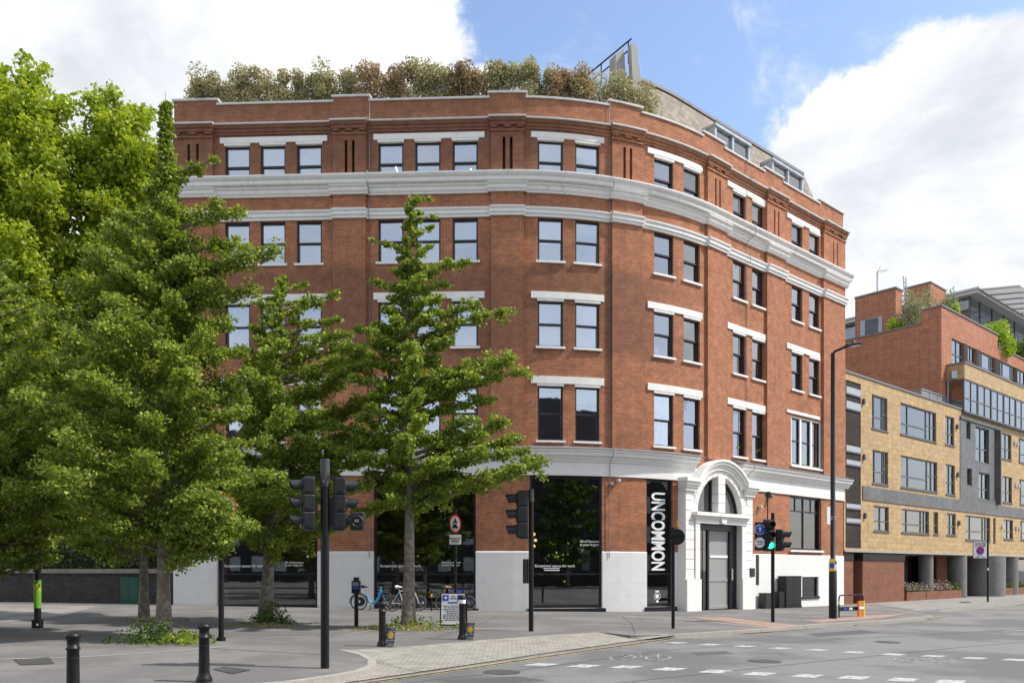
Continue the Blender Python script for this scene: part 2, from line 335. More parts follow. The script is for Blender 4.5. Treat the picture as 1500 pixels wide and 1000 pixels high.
M['metal'] = mat('zinc_metal', (.42, .45, .48), .4, .12, 3, metal=.5)
M['conc'] = mat('concrete', (.36, .345, .32), .85, .14, 3, bump=.2, dirt=(.25, .24, .21))
M['steel'] = mat('galvanised_steel', (.35, .36, .37), .4, .1, 6, metal=.7)
M['cable'] = mat('grey_cable', (.24, .24, .25), .6, .1, 6)
M['gdoor'] = mat('grey_door_paint', (.30, .31, .30), .45, .04, 2)
M['sign_w'] = mat('sign_white', (.8, .8, .8), .4, .02, 4)
M['sign_r'] = mat('sign_red', (.62, .015, .02), .4, .02, 4)
M['sign_b'] = mat('sign_blue', (.012, .08, .42), .4, .02, 4)
M['yellow'] = mat('yellow_plastic', (.78, .5, .02), .5, .05, 4)
M['orange'] = mat('orange_panel', (.62, .19, .02), .5, .1, 4)
M['darkgrey'] = mat('dark_grey_plastic', (.016, .017, .019), .45, .12, 9)
M['rubber'] = mat('tyre_rubber', (.02, .02, .02), .8, .1, 10)
M['chrome'] = mat('bare_metal', (.55, .55, .56), .28, .05, 8, metal=.9)
M['pot'] = mat('white_pot', (.6, .6, .58), .5, .05, 4)
M['asphalt'] = mat('road_asphalt', (.125, .125, .127), .9, .22, 60, bump=.35, bsc=120, col2=(.19, .187, .183), c2sc=.22, c2lo=.42, c2hi=.56, dirt=(.08, .08, .083), dsc=.5)
M['pave'] = mat('footway_asphalt', (.14, .134, .13), .9, .2, 45, bump=.3, bsc=120, col2=(.19, .183, .175), c2sc=.4, c2lo=.45, c2hi=.58, dirt=(.08, .078, .075), dsc=.8)
M['kerb'] = mat('granite_kerb', (.33, .315, .285), .85, .18, 12, bump=.2, dirt=(.17, .16, .15), dsc=2)
M['line_w'] = mat('road_white', (.47, .47, .45), .8, .15, 20, col2=(.17, .17, .17), c2sc=11, c2lo=.46, c2hi=.66)
M['line_old'] = mat('worn_road_white', (.34, .34, .33), .8, .15, 20, col2=(.13, .13, .13), c2sc=9, c2lo=.42, c2hi=.58)
M['line_y'] = mat('road_yellow', (.36, .30, .16), .8, .15, 20, col2=(.16, .15, .13), c2sc=8, c2lo=.45, c2hi=.65)
M['bark'] = mat('ginkgo_bark', (.17, .14, .11), .9, .35, 9, bump=.9, bsc=22, col2=(.27, .24, .20), c2sc=7, c2lo=.45, c2hi=.6)
M['leaf_g'] = leaf_mat('ginkgo_leaf', (.125, .20, .03), (.26, .35, .055), (.50, .54, .11), .36, trt=(1.6, 1.4, .6))
M['leaf_p'] = leaf_mat('plane_leaf', (.20, .30, .025), (.33, .43, .04), (.50, .54, .08), .42, trt=(1.5, 1.3, .6))
M['leaf_h'] = leaf_mat('hedge_leaf', (.24, .25, .12), (.47, .45, .27), (.50, .36, .20), .3, trt=(1.3, 1.2, .8))
M['leaf_r'] = leaf_mat('russet_leaf', (.22, .19, .10), (.44, .33, .19), (.5, .38, .22), .3, trt=(1.3, 1.1, .8))
M['leaf_o'] = leaf_mat('olive_leaf', (.18, .21, .11), (.34, .36, .20), (.42, .43, .28), .3, trt=(1.2, 1.2, .8))
M['leaf_d'] = leaf_mat('shrub_leaf', (.045, .09, .02), (.10, .17, .035), (.2, .24, .05), .3)
M['leaf_y'] = leaf_mat('bright_leaf', (.18, .30, .03), (.36, .48, .05), (.5, .55, .05), .4)
M['petal'] = leaf_mat('pink_petal', (.35, .2, .36), (.55, .35, .5), None, .2)
M['straw'] = leaf_mat('dry_grass', (.22, .2, .07), (.42, .36, .16), None, .3)
# ------------------------------------------------------------------ ground
def flat(name, pts, dz, m, kind='structure', thick=0, parent=None, uvm=True):
    bm = bmesh.new(); vs = [bm.verts.new((p[0], p[1], 0)) for p in pts]; bm.faces.new(vs)
    if thick:
        pass
    for x in (-20.69, 16.55):
        bmesh.ops.bisect_plane(bm, geom=bm.verts[:]+bm.edges[:]+bm.faces[:], plane_co=(x, 0, 0), plane_no=(1, 0, 0))
    bmesh.ops.triangulate(bm, faces=bm.faces[:])
    for v in bm.verts: v.co.z = gz(v.co.x)+dz
    if thick:
        r = bmesh.ops.extrude_face_region(bm, geom=bm.faces[:])
        for e in r['geom']:
            if isinstance(e, bmesh.types.BMVert): e.co.z -= thick
    me = bpy.data.meshes.new(name); bm.to_mesh(me); bm.free(); me.materials.append(m)
    if uvm:
        ul = me.uv_layers.new(name='UVMap')
        for l in me.loops: v = me.vertices[l.vertex_index].co; ul.data[l.index].uv = (v.x, v.y)
    o = put(bpy.data.objects.new(name, me), parent)
    if kind: o['kind'] = kind
    return o
def gp(L, dz=0): return [tuple(G(x, y, dz))[:2] for x, y in L]
RD = -.11
flat('road', [(-900, -300), (1500, -300), (1500, 1800), (-900, 1800)], RD, M['asphalt'])
# kerb line of the pavement: near nose, flush paved apron, run to the junction, build-out, then along the street
kl = [(-900, 1075), (150, 1030), (300, 1008), (420, 999), (485, 990), (530, 982), (549, 974), (549, 966), (535, 958), (505, 951)]
ku = [(505, 951), (600, 946), (700, 937), (790, 930), (876, 925), (924, 930), (988, 929), (1100, 922), (1208, 913), (1290, 909), (1366, 902), (1340, 897), (1330, 894.5), (1377, 893), (1440, 887.5), (1500, 881.5)]
pts = [tuple(G(x, y, 0))[:2] for x, y in kl+ku[1:]]
far = P(170, 4.2)
flat('pavement', [(-60, pts[0][1]), *pts, far, (far[0]-20, far[1]+30), (-60, 130)], 0, M['pave'], thick=.14)
apron = gp([(505, 951), (600, 946), (700, 937), (790, 930), (876, 925), (924, 930), (988, 930.5), (900, 943), (800, 957), (700, 972), (610, 985), (470, 1003), (380, 1014), (420, 1000), (485, 991), (530, 983), (551, 974), (551, 965), (536, 957)], RD+.02)
M['setts'] = brick_mat('pale_paving_blocks', (.36, .345, .30), (.29, .275, .24), (.17, .16, .14), .20, .10, .008, stain=(.2, .19, .16), stmax=.5, stsc=.8)
up = gp([(505, 951), (600, 946), (700, 937), (790, 930), (876, 925), (924, 929), (990, 929)]); dn = gp([(551, 972), (612, 984.5), (706, 971), (803, 956), (895, 943.5), (940, 937), (992, 931)], RD)
um = gp([(470, 990), (540, 980), (551, 968), (536, 957), (505, 951)], RD); mb = MB()
for i in range(len(up)-1):
    q = [(up[i], -.004), (up[i+1], -.004), (dn[i+1], RD+.016), (dn[i], RD+.016)]; mb.add([(v[0], v[1], gz(v[0])+z) for v, z in q], [(0, 1, 2, 3)], [v for v, z in q])
q = gp([(551, 972), (612, 984.5), (470, 1006), (380, 1018), (420, 1003), (485, 994), (530, 986)], RD); mb.add([(v[0], v[1], gz(v[0])+RD+.014) for v in q], [tuple(range(7))], q)
o = mb.build('paving_apron', M['setts']); o['kind'] = 'structure'
def strip(name, L, w, dz, m, kind='structure', G0=None):
    P_ = [Vector(tuple(G(x, y, G0 if G0 is not None else dz))[:2]) for x, y in L]; a = []; b = []
    for i, p in enumerate(P_):
        d = (P_[min(i+1, len(P_)-1)]-P_[max(i-1, 0)]).normalized(); n = Vector((-d.y, d.x))
        a.append(p+n*w/2); b.append(p-n*w/2)
    mb = MB()
    for i in range(len(P_)-1):
        q = [a[i], a[i+1], b[i+1], b[i]]; mb.add([(v.x, v.y, gz(v.x)+dz) for v in q], [(0, 1, 2, 3)])
    o = mb.build(name, m)
    if kind: o['kind'] = kind
    return o
def kerb(L, nm='kerb'):
    P_ = [Vector(tuple(G(x, y, 0))[:2]) for x, y in L]; mb = MB(); a = []; b = []
    for i, p in enumerate(P_):
        d = (P_[min(i+1, len(P_)-1)]-P_[max(i-1, 0)]).normalized(); n = Vector((-d.y, d.x)); a.append(p+n*.13); b.append(p-n*.02)
    for i in range(len(P_)-1):
        for q in ([(a[i], .006), (a[i+1], .006), (b[i+1], .006), (b[i], .006)], [(b[i], .006), (b[i+1], .006), (b[i+1], -.13), (b[i], -.13)]):
            mb.add([(v.x, v.y, gz(v.x)+z) for v, z in q], [(0, 1, 2, 3)])
    o = mb.build(nm, M['kerb']); o['kind'] = 'structure'
kerb([(100, 1040), (300, 1008), (420, 999), (485, 990), (530, 982), (549, 974), (549, 966), (535, 958), (505, 951)])
kerb([(930, 929.5), (988, 929), (1100, 922), (1208, 913), (1290, 909), (1366, 902)])
kerb([(1330, 894.5), (1377, 893), (1440, 887.5), (1500, 881.5), (1600, 872)])
for L, wd in (([(430, 1012), (610, 987.5), (700, 974.5), (800, 959.5), (900, 945.5), (985, 933), (1110, 925.5), (1205, 918)], .09), ([(1250, 914.5), (1320, 909), (1376, 904), (1385, 901)], .09), ([(1382, 893.5), (1440, 889.2), (1500, 883.5)], .09)):
    strip('yellow_line', L, wd, RD+.026, M['line_y']); strip('yellow_line', [(x, y+2.6) for x, y in L], wd, RD+.005, M['line_y'])
# pavement seams and pale strips
for L, wd in (([(-60, 928), (120, 927.5), (197, 926.5)], .08), ([(305, 926.5), (420, 927.5), (505, 928.5), (545, 922.5)], .08), ([(-60, 966), (110, 962), (195, 957), (335, 946)], .10),
              ([(430, 906.5), (520, 907.5), (650, 908.5)], .10), ([(905, 901), (1010, 907), (1120, 918)], .22), ([(1105, 905), (1200, 902), (1290, 896), (1332, 895)], .12), ([(1305, 892.5), (1366, 901)], .12)):
    strip('pale_strip', L, wd, .006, M['kerb'])
M['tactile'] = brick_mat('pink_tactile_paving', (.36, .26, .215), (.32, .225, .185), (.22, .16, .14), .4, .4, .012, stain=(.3, .2, .17), off=0.0)
flat('tactile_paving', gp([(1010, 904), (1060, 903.5), (1172, 915.5), (1128, 919)]), .008, M['tactile'])
flat('tactile_paving', gp([(1175, 908.5), (1290, 900), (1330, 898), (1290, 905), (1205, 911.5)]), .008, M['tactile'])
M['slabs'] = brick_mat('concrete_slabs', (.31, .30, .28), (.25, .245, .23), (.13, .13, .12), .9, .6, .014, stain=(.18, .17, .16))
flat('slab_paving', [P(37.5, .0), P(37.5, 1.2), tuple(G(1345, 893.5))[:2], tuple(G(1440, 886.5))[:2], tuple(G(1500, 880.5))[:2], P(150, 4), P(150, -4), P(45, -4)], .005, M['slabs'])
M['concp'] = mat('old_concrete_paving', (.26, .245, .22), .9, .2, 8, col2=(.18, .17, .155), c2sc=.7, c2lo=.45, c2hi=.6, bump=.2)
flat('concrete_paving', gp([(-250, 885.5), (143, 887), (100, 900), (60, 906.5), (-250, 930)]), .006, M['concp'])
# drain cover and patches
M['iron'] = brick_mat('cast_iron', (.12, .115, .11), (.10, .095, .09), (.06, .06, .06), .06, .06, .012, off=.5, rough=.6)
for L in ([(612-300, 980), (370-42, 976), (368, 981), (340, 987)], [(20, 966), (72, 963), (80, 972), (30, 974)], [(1404, 881.5), (1418, 880.5), (1424, 882), (1410, 883)]):
    flat('drain_cover', gp(L), .010, M['iron'])
def dash(px, py, dirpx, L=.5, W=.55):
    c = G(px, py, RD); d = (G(px+dirpx[0], py+dirpx[1], RD)-c); d.z = 0; d.normalize(); n = Vector((-d.y, d.x, 0))
    sk = n*.9+d*.42
    mb = MB(); mb.add([(p.x, p.y, gz(p.x)+RD+.005) for p in (c-d*L/2-sk*W/2, c+d*L/2-sk*W/2, c+d*L/2+sk*W/2, c-d*L/2+sk*W/2)], [(0, 1, 2, 3)]); return mb
dm = MB()
def addmb(a, b): n = len(a.v); a.v += b.v; a.f += [[i+n for i in f] for f in b.f]; a.uv += b.uv; a.sm += b.sm
for x, y in ((793, 973), (855, 975), (917, 976.5), (981, 979.5), (1048, 983), (1113, 986.5), (1183, 989.5), (1251, 992), (1323, 995), (1392, 998)): addmb(dm, dash(x, y, (30, 1.3), .42, .55))
for x, y in ((990, 941), (1040, 943.5), (1091, 946), (1143, 949), (1197, 951.5), (1251, 955), (1309, 958), (1368, 960.5), (1428, 963.5), (1487, 966)): addmb(dm, dash(x, y, (30, 1.4), .40, .52))
M['patch'] = mat('tar_patch', (.085, .085, .087), .92, .2, 50, bump=.3, bsc=120)
for L in ([(640, 996), (760, 990), (800, 996), (690, 1004)], [(1180, 928), (1262, 922), (1290, 926), (1200, 932)], [(1010, 955), (1062, 953), (1075, 957), (1022, 959)]): flat('tar_patch', gp(L, RD), RD+.003, M['patch'])
for x, y in ((735, 962+22), (1120, 968), (1300, 940)):
    c = G(x, y, RD); flat('manhole_cover', [(c.x+.33*math.cos(k*math.pi/10), c.y+.33*math.sin(k*math.pi/10)) for k in range(20)], RD+.007, M['iron'])
for L in ([(560, 1003), (760, 981), (980, 951), (1200, 937), (1500, 921)], [(900, 1000), (1200, 968), (1400, 948), (1520, 938)]): strip('tar_joint', L, .035, RD+.0035, M['patch'])
for L in ([(0, 945), (200, 940), (330, 950), (470, 958)], [(640, 932), (700, 915), (740, 897)], [(905, 897), (925, 912), (930, 927)]): strip('tar_joint', L, .03, .0045, M['patch'])
o = dm.build('road_marking', M['line_w']); o['kind'] = 'structure'
o = strip('lane_line', [(1470, 924), (1600, 918)], .1, RD+.004, M['line_w'])
def cyc(px, py):
    c = G(px, py, RD); mb = MB(); ux, uy = Vector((1, 0, 0)), Vector((.35, 1, 0)).normalized()
    def ring(cx_, cy_, r, w_, ky):
        n = 24
        for k in range(n):
            a, b = 2*math.pi*k/n, 2*math.pi*(k+1)/n; q = []
            for (ang, rr) in ((a, r), (b, r), (b, r-w_), (a, r-w_)): p = c+ux*(cx_+rr*math.cos(ang))+uy*(cy_+rr*math.sin(ang)*ky); q.append((p.x, p.y, gz(p.x)+RD+.005))
            mb.add(q, [(0, 1, 2, 3)])
    def bar(x0, y0, x1, y1, w_=.05):
        a = c+ux*x0+uy*y0; b = c+ux*x1+uy*y1; d = (b-a).normalized(); n = Vector((-d.y, d.x, 0))*w_/2
        mb.add([(p.x, p.y, gz(p.x)+RD+.0055) for p in (a+n, b+n, b-n, a-n)], [(0, 1, 2, 3)])
    ring(-.33, 0, .27, .05, 2.0); ring(.42, 0, .27, .05, 2.0)
    bar(-.33, 0, -.1, .7); bar(-.1, .7, .3, .7); bar(.3, .7, .42, 0); bar(-.1, .7, .05, 0); bar(.05, 0, .3, .7); bar(-.33, 0, .05, 0); bar(-.2, .85, -.02, .85); bar(.3, .7, .26, .95)
    o = mb.build('cycle_symbol', M['line_old']); o['kind'] = 'structure'
cyc(935, 962.5); cyc(1350, 966.5)
# ------------------------------------------------------------------ corner building
bld = thing('office_building', 'five storey red brick corner building with white cornices and a curved front', 'building', (2.0, 36.0, gz(2)))
SL, SR = -.55, 35.95
def SW(p, w=1.06, o=-.15):                      # window centre on the wall from its pixel edges
    return (S(p[0], o)+S(p[1], o))/2
cols = [[(332, 367.5), (383, 420), (436, 473)], [(554, 593), (608, 647), (662, 702)], [(786, 825), (840, 877.6)], [(954.6, 983.6), (997, 1022)], [(1070, 1088), (1097.6, 1115.6)], [(1155, 1172), (1181, 1197)]]
floors = [(17.75, 19.52), (14.5, 16.28), (10.95, 12.86), (7.06, 9.34)]
pil = [(SL, S(310, .2)), (6.25, 7.63), (12.85, 14.19), (17.96, 19.37), (23.22, 24.7), (28.09, 29.75), (33.6, SR)]
ops = []; wins = []
for ci, cl in enumerate(cols):
    for fi, (z0, z1) in enumerate(floors):
        if ci == 5 and fi == 3: continue
        for e in cl:
            c = SW(e); ops.append((c-.53, c+.53, z0, z1, .3)); wins.append((c, z0, z1, ci, fi))
wA, wB = S(1156, -.1), S(1202, -.1)
ops.append((wA, wB, 7.06, 9.62, .3))
gw = [(1.29, 5.57), (7.93, 12.21), (14.45, 17.55), (19.67, 21.10)]
for a, b in gw: ops.append((a, b, .10, 5.62, .4))
ops.append((30.39, 33.56, 2.72, 5.5, .35))       # right shop window
PC = 24.03                                       # centre of the doorway
ops.append((PC-2.3, PC+2.3, -.6, 6.2, .1))
slits = []
for a, b in pil[0:]:
    for k in ((.40, .62) if b-a < 1.8 else (.45, .62)):
        c = a+(b-a)*k; slits.append((c-.06, c+.06, 18.1, 19.55, .3, True))
ops += slits
mb = MB(); mb.wall(SL, SR, 2.43, 21.22, ops, 0, .3)
# end returns and back
for s_, sg in ((SL, -1), (SR, 1)):
    (x0, y0), (x1, y1) = P(s_, 0), P(s_, -11)
    mb.add([(x0, y0, -.6), (x1, y1, -.6), (x1, y1, 21.2), (x0, y0, 21.2)], [(0, 1, 2, 3)], [(0, -.6), (11, -.6), (11, 21.2), (0, 21.2)])
mb.build('brick_wall', M['brick'], bld, True)
bops = ops+[(S(1106, 0), S(1111, 0), .95, 2.5, .2, True), (S(1174, 0), S(1198, 0), .28, 1.33, .25)]
M['base'] = brick_mat('painted_block_base', (.78, .775, .755), (.765, .76, .74), (.67, .665, .65), 2.2, .56, .007, stain=(.60, .59, .56), st=(.55, .85), stmax=.35, stsc=1.1, off=.3, rough=.6, cl=.05)
mb = MB(); mb.wall(PC+2.2, SR+.02, -.6, 2.43, [q for q in bops if q[0] > PC+2.2], .04, .34); mb.sweep([(.04, 2.43), (0, 2.47), (-.02, 2.43)], PC+2.3, SR+.02); mb.build('painted_base', M['base'], bld, True)
mb = MB(); mb.wall(SL-.02, PC-2.2, -.6, 2.43, [q for q in bops if q[1] < PC-2.2], .04, .34)
mb.sweep([(.04, 2.43), (0, 2.47), (-.02, 2.43)], SL-.02, gw[0][0])
for a, b in ((gw[0][1], gw[1][0]), (gw[1][1], gw[2][0]), (gw[2][1], gw[3][0]), (gw[3][1], PC-2.3)): mb.sweep([(.04, 2.43), (0, 2.47), (-.02, 2.43)], a, b)
(x0, y0), (x1, y1) = P(SL-.02, .04), P(SL-.02, -11); mb.add([(x0, y0, -.6), (x1, y1, -.6), (x1, y1, 2.43), (x0, y0, 2.43)], [(0, 1, 2, 3)])
M['base'] = brick_mat('painted_block_base', (.75, .75, .74), (.735, .735, .725), (.64, .64, .635), 2.2, .56, .007, stain=(.60, .59, .56), st=(.55, .85), stmax=.35, stsc=1.1, off=.3, rough=.6, cl=.05)
mb.build('painted_base', M['base'], bld, True)
# pilasters
segtop = []
for i, (a, b) in enumerate(pil):
    mb = MB(); mb.pbox(a, b, -.02, .13, 6.7, 17.35)
    edges = [a]+[x for s_ in slits if a < s_[0] < b for x in (s_[0], s_[1])]+[b]
    for k in range(0, len(edges), 2): mb.pbox(edges[k], edges[k+1], -.02, .13, 18.0, 19.55)
    mb.pbox(a, b, -.02, .13, 19.55, 20.3)
    mb.pbox(a-.04, b+.04, -.02, .18, 19.78, 19.86)
    n = 5
    for k in range(n):
        c = a+(b-a)*(k+.5)/n
        if k % 2 == 0: mb.pbox(c-(b-a)/n/2, c+(b-a)/n/2, -.02, .21, 19.93, 20.02)
    mb.pbox(a-.05, b+.05, -.02, .24, 20.02, 20.16); mb.pbox(a-.08, b+.08, -.02, .30, 20.16, 20.29)
    mb.build('pilaster', M['brick'], bld, True)
# corbel courses under the parapet
mb = MB()
gaps = [(pil[i][1], pil[i+1][0]) for i in range(6)]
for a, b in gaps:
    mb.pbox(a, b, -.02, .05, 19.92, 20.03); mb.pbox(a, b, -.02, .10, 20.03, 20.16); mb.pbox(a, b, -.02, .16, 20.16, 20.29)
mb.build('corbel_course', M['brick'], bld, True)
# parapet string and coping
mb = MB(); mb.sweep([(-.02, 20.29), (.25, 20.29), (.25, 20.34), (-.02, 20.40)], SL-.2, SR+.2)
for a, b in pil: mb.sweep([(.2, 20.285), (.38, 20.285), (.38, 20.345), (.2, 20.37)], a-.1, b+.1)
mb.build('string_course', M['coping'], bld, True)
raised = [(S(252, .1), S(318, .1)), (S(486, .1), S(541, .1)), (S(715, .1), S(772, .1)), (S(893, .1), S(943, .1)+.0), (S(1032, .1), S(1064, .1)), (S(1122, .1), S(1150, .1)), (S(1203, .1), SR+.05)]
mb = MB(); cp = MB(); pos = SL
for a, b in raised:
    mb.pbox(a+.02, b-.02, -.38, 0.0, 21.2, 21.42); cp.sweep([(-.45, 21.42), (.07, 21.42), (.07, 21.5), (-.45, 21.53)], a-.03, b+.03)
for (a, b), (c, d) in zip(raised, raised[1:]): cp.sweep([(-.45, 21.22), (.06, 21.22), (.06, 21.3), (-.45, 21.33)], b-.05, c+.05)
mb.pbox(SL, SR, -.38, -.3, 20.3, 21.21)
mb.build('parapet', M['brick'], bld, True); cp.build('coping', M['coping'], bld, True)
# main cornice and string
mb = MB(); mb.sweep([(-.02, 17.60), (.20, 17.60), (.22, 17.66), (.34, 17.68), (.36, 17.72), (.36, 17.84), (.41, 17.87), (.46, 17.93), (.48, 17.98), (.48, 18.03), (-.02, 18.10)], SL-.45, SR+.4)
mb.build('cornice', M['cornice'], bld, True)
mb = MB(); low = [(-.02, 17.28), (.09, 17.28), (.10, 17.34), (.15, 17.38), (.17, 17.44), (.17, 17.52), (.24, 17.56), (.25, 17.60), (-.02, 17.61)]
for a, b in gaps: mb.sweep(low, a, b)
for a, b in pil: mb.sweep([(o+.15 if o > 0 else o, z) for o, z in low], a-.12, b+.12)
mb.build('cornice_moulding', M['cornice'], bld, True)
mb = MB(); st = [(-.02, 16.30), (.07, 16.30), (.08, 16.40), (.13, 16.43), (.13, 16.55), (.18, 16.60), (.19, 16.67), (-.02, 16.70)]
for a, b in gaps: mb.sweep(st, a, b)
for a, b in pil: mb.sweep([(o+.14 if o > 0 else o, z) for o, z in st], a-.04, b+.04)
mb.build('white_band', M['white'], bld, True)
# fascia and cornice above the shops
mb = MB(); mb.pbox(SL-.03, PC-1.25, -.02, .07, 5.62, 6.22); mb.pbox(PC+1.25, SR+.03, -.02, .07, 5.52, 6.22); mb.build('fascia', M['white'], bld, True)
g0 = [(-.02, 6.2), (.12, 6.2), (.14, 6.27), (.20, 6.31), (.22, 6.40), (.34, 6.44), (.36, 6.56), (.42, 6.60), (.44, 6.67), (-.02, 6.68)]
mb = MB(); mb.sweep(g0, SL-.4, PC-1.62); mb.sweep(g0, PC+1.62, SR+.4); mb.build('shop_cornice', M['white'], bld, True)
mb = MB(); mb.sweep([(-.02, 6.685), (.46, 6.685), (.46, 6.70), (.10, 6.80), (-.02, 6.85)], SL-.4, PC-1.3); mb.sweep([(-.02, 6.685), (.46, 6.685), (.46, 6.70), (.10, 6.80), (-.02, 6.85)], PC+1.3, SR+.4); mb.build('lead_flashing', M['lead'], bld, True)
# lintels and sills
lint = [(322, 479), (547, 709.6), (778, 885), (949, 1029), (1066, 1122), (1153, 1201)]
for ci, (a, b) in enumerate(lint):
    sa, sb = S(a, .05), S(b, .05)
    for fi in (0, 2, 3):
        z0, z1 = [(19.52, 19.82), None, (12.87, 13.22), (9.35, 9.72)][fi]
        if ci == 5 and fi == 3: z0, z1 = 9.62, 9.84
        mb = MB(); mb.pbox(sa, sb, -.02, .06, z0+.07, z1)
        for (c, q0, q1, cj, fj) in wins:
            if cj == ci and fj == fi: mb.pbox(c-.56, c+.56, -.25, .045, z0-.03, z0+.075)
        mb.build('lintel', M['white'], bld, True)
for (c, z0, z1, ci, fi) in wins:
    if fi == 0: continue
    mb = MB(); mb.pbox(c-.62, c+.62, -.16, .09, z0-.09, z0); mb.build('sill', M['white'], bld, True)
mb = MB(); mb.pbox(wA-.08, wB+.08, -.16, .09, 6.97, 7.06); mb.build('sill', M['white'], bld, True)
mb = MB(); mb.pbox(30.3, 33.65, -.2, .12, 2.62, 2.72); mb.build('sill', M['white'], bld, True)
# sash windows
def sash_mesh(w, h):
    k = (round(w, 2), round(h, 2))
    if k in sash_mesh.c: return sash_mesh.c[k]
    fr = MB(); t = .075
    fr.box(-w/2, -w/2+t, -.06, .06, 0, h); fr.box(w/2-t, w/2, -.06, .06, 0, h); fr.box(-w/2+t, w/2-t, -.06, .06, 0, t*.9); fr.box(-w/2+t, w/2-t, -.06, .06, h-t*1.2, h)
    fr.box(-w/2+t, w/2-t, -.05, .045, h*.5-.035, h*.5+.035)
    gl = MB(); gl.box(-w/2+t, w/2-t, .030, .034, t, h*.5-.035); gl.box(-w/2+t, w/2-t, -.012, -.008, h*.5+.035, h-t)
    o1 = fr.build('window', M['frame']); o2 = gl.build('pane', M['glass_hi']); m = (o1.data, o2.data); bpy.data.objects.remove(o1); bpy.data.objects.remove(o2); sash_mesh.c[k] = m; return m
sash_mesh.c = {}
bz = bld.location
rb = random.Random(5)
for (c, z0, z1, ci, fi) in wins:
    h = z1-z0; fm, gm = sash_mesh(1.06, h); x, y = P(c, -.17)
    o = bpy.data.objects.new('window', fm); put(o, bld); o.location = (x-bz.x, y-bz.y, z0-bz.z); o.rotation_euler.z = yaw(c)
    g = bpy.data.objects.new('pane', gm); put(g, o); g.rotation_euler = (rb.uniform(-.012, .012), 0, rb.uniform(-.014, .014))
    bl = {0: rb.choice([.35, .42, .55]) if ci == 0 else rb.choice([0, 0, .3, .3]), 1: rb.choice([.3, 0, .45, .5]), 2: rb.choice([1, .95, .9, .4]), 3: rb.choice([0, 0, 0, .3])}[fi]
    if ci == 0 and fi == 0 and e: bl = [.42, .46, 1][[q for q in range(3) if abs(SW(cols[0][q])-c) < .1][0]]
    if ci >= 3: bl = rb.choice([0, .3, .5, .8]) if fi < 3 else rb.choice([0, 0, .3])
    if bl:
        b = MB(); b.box(-.47, .47, .11, .115, h*(1-bl), h-.03); b.build('blind', M['blind'], o)
# three light white window above the right shop
x, y = P((wA+wB)/2, -.15); fr = MB(); W = wB-wA; H = 2.56
for u in (-W/2, -W/6-.09, W/6-.07, W/2-.16): fr.box(u, u+.16, -.09, .06, 0, H)
fr.box(-W/2, W/2, -.085, .055, H-.1, H); fr.box(-W/2, W/2, -.085, .055, 0, .08)
o = fr.build('window', M['white']); o.parent = bld; o.location = (x-bz.x, y-bz.y, 7.06-bz.z); o.rotation_euler.z = yaw(32)
g = MB(); g.box(-W/2, W/2, .02, .024, .05, H-.05); g.build('pane', M['glass_hi'], o)
g = MB()
for u0, u1 in ((-W/2+.16, -W/6-.09), (-W/6+.07, W/6-.07), (W/6+.09, W/2-.16)):
    g.box(u0, u0+.05, -.03, .01, .08, H-.1); g.box(u1-.05, u1, -.03, .01, .08, H-.1); g.box(u0, u1, -.032, .012, H*.5-.03, H*.5+.03); g.box(u0, u1, -.031, .011, H-.17, H-.1); g.box(u0, u1, -.031, .011, .08, .15)
g.build('sash', M['frame'], o)
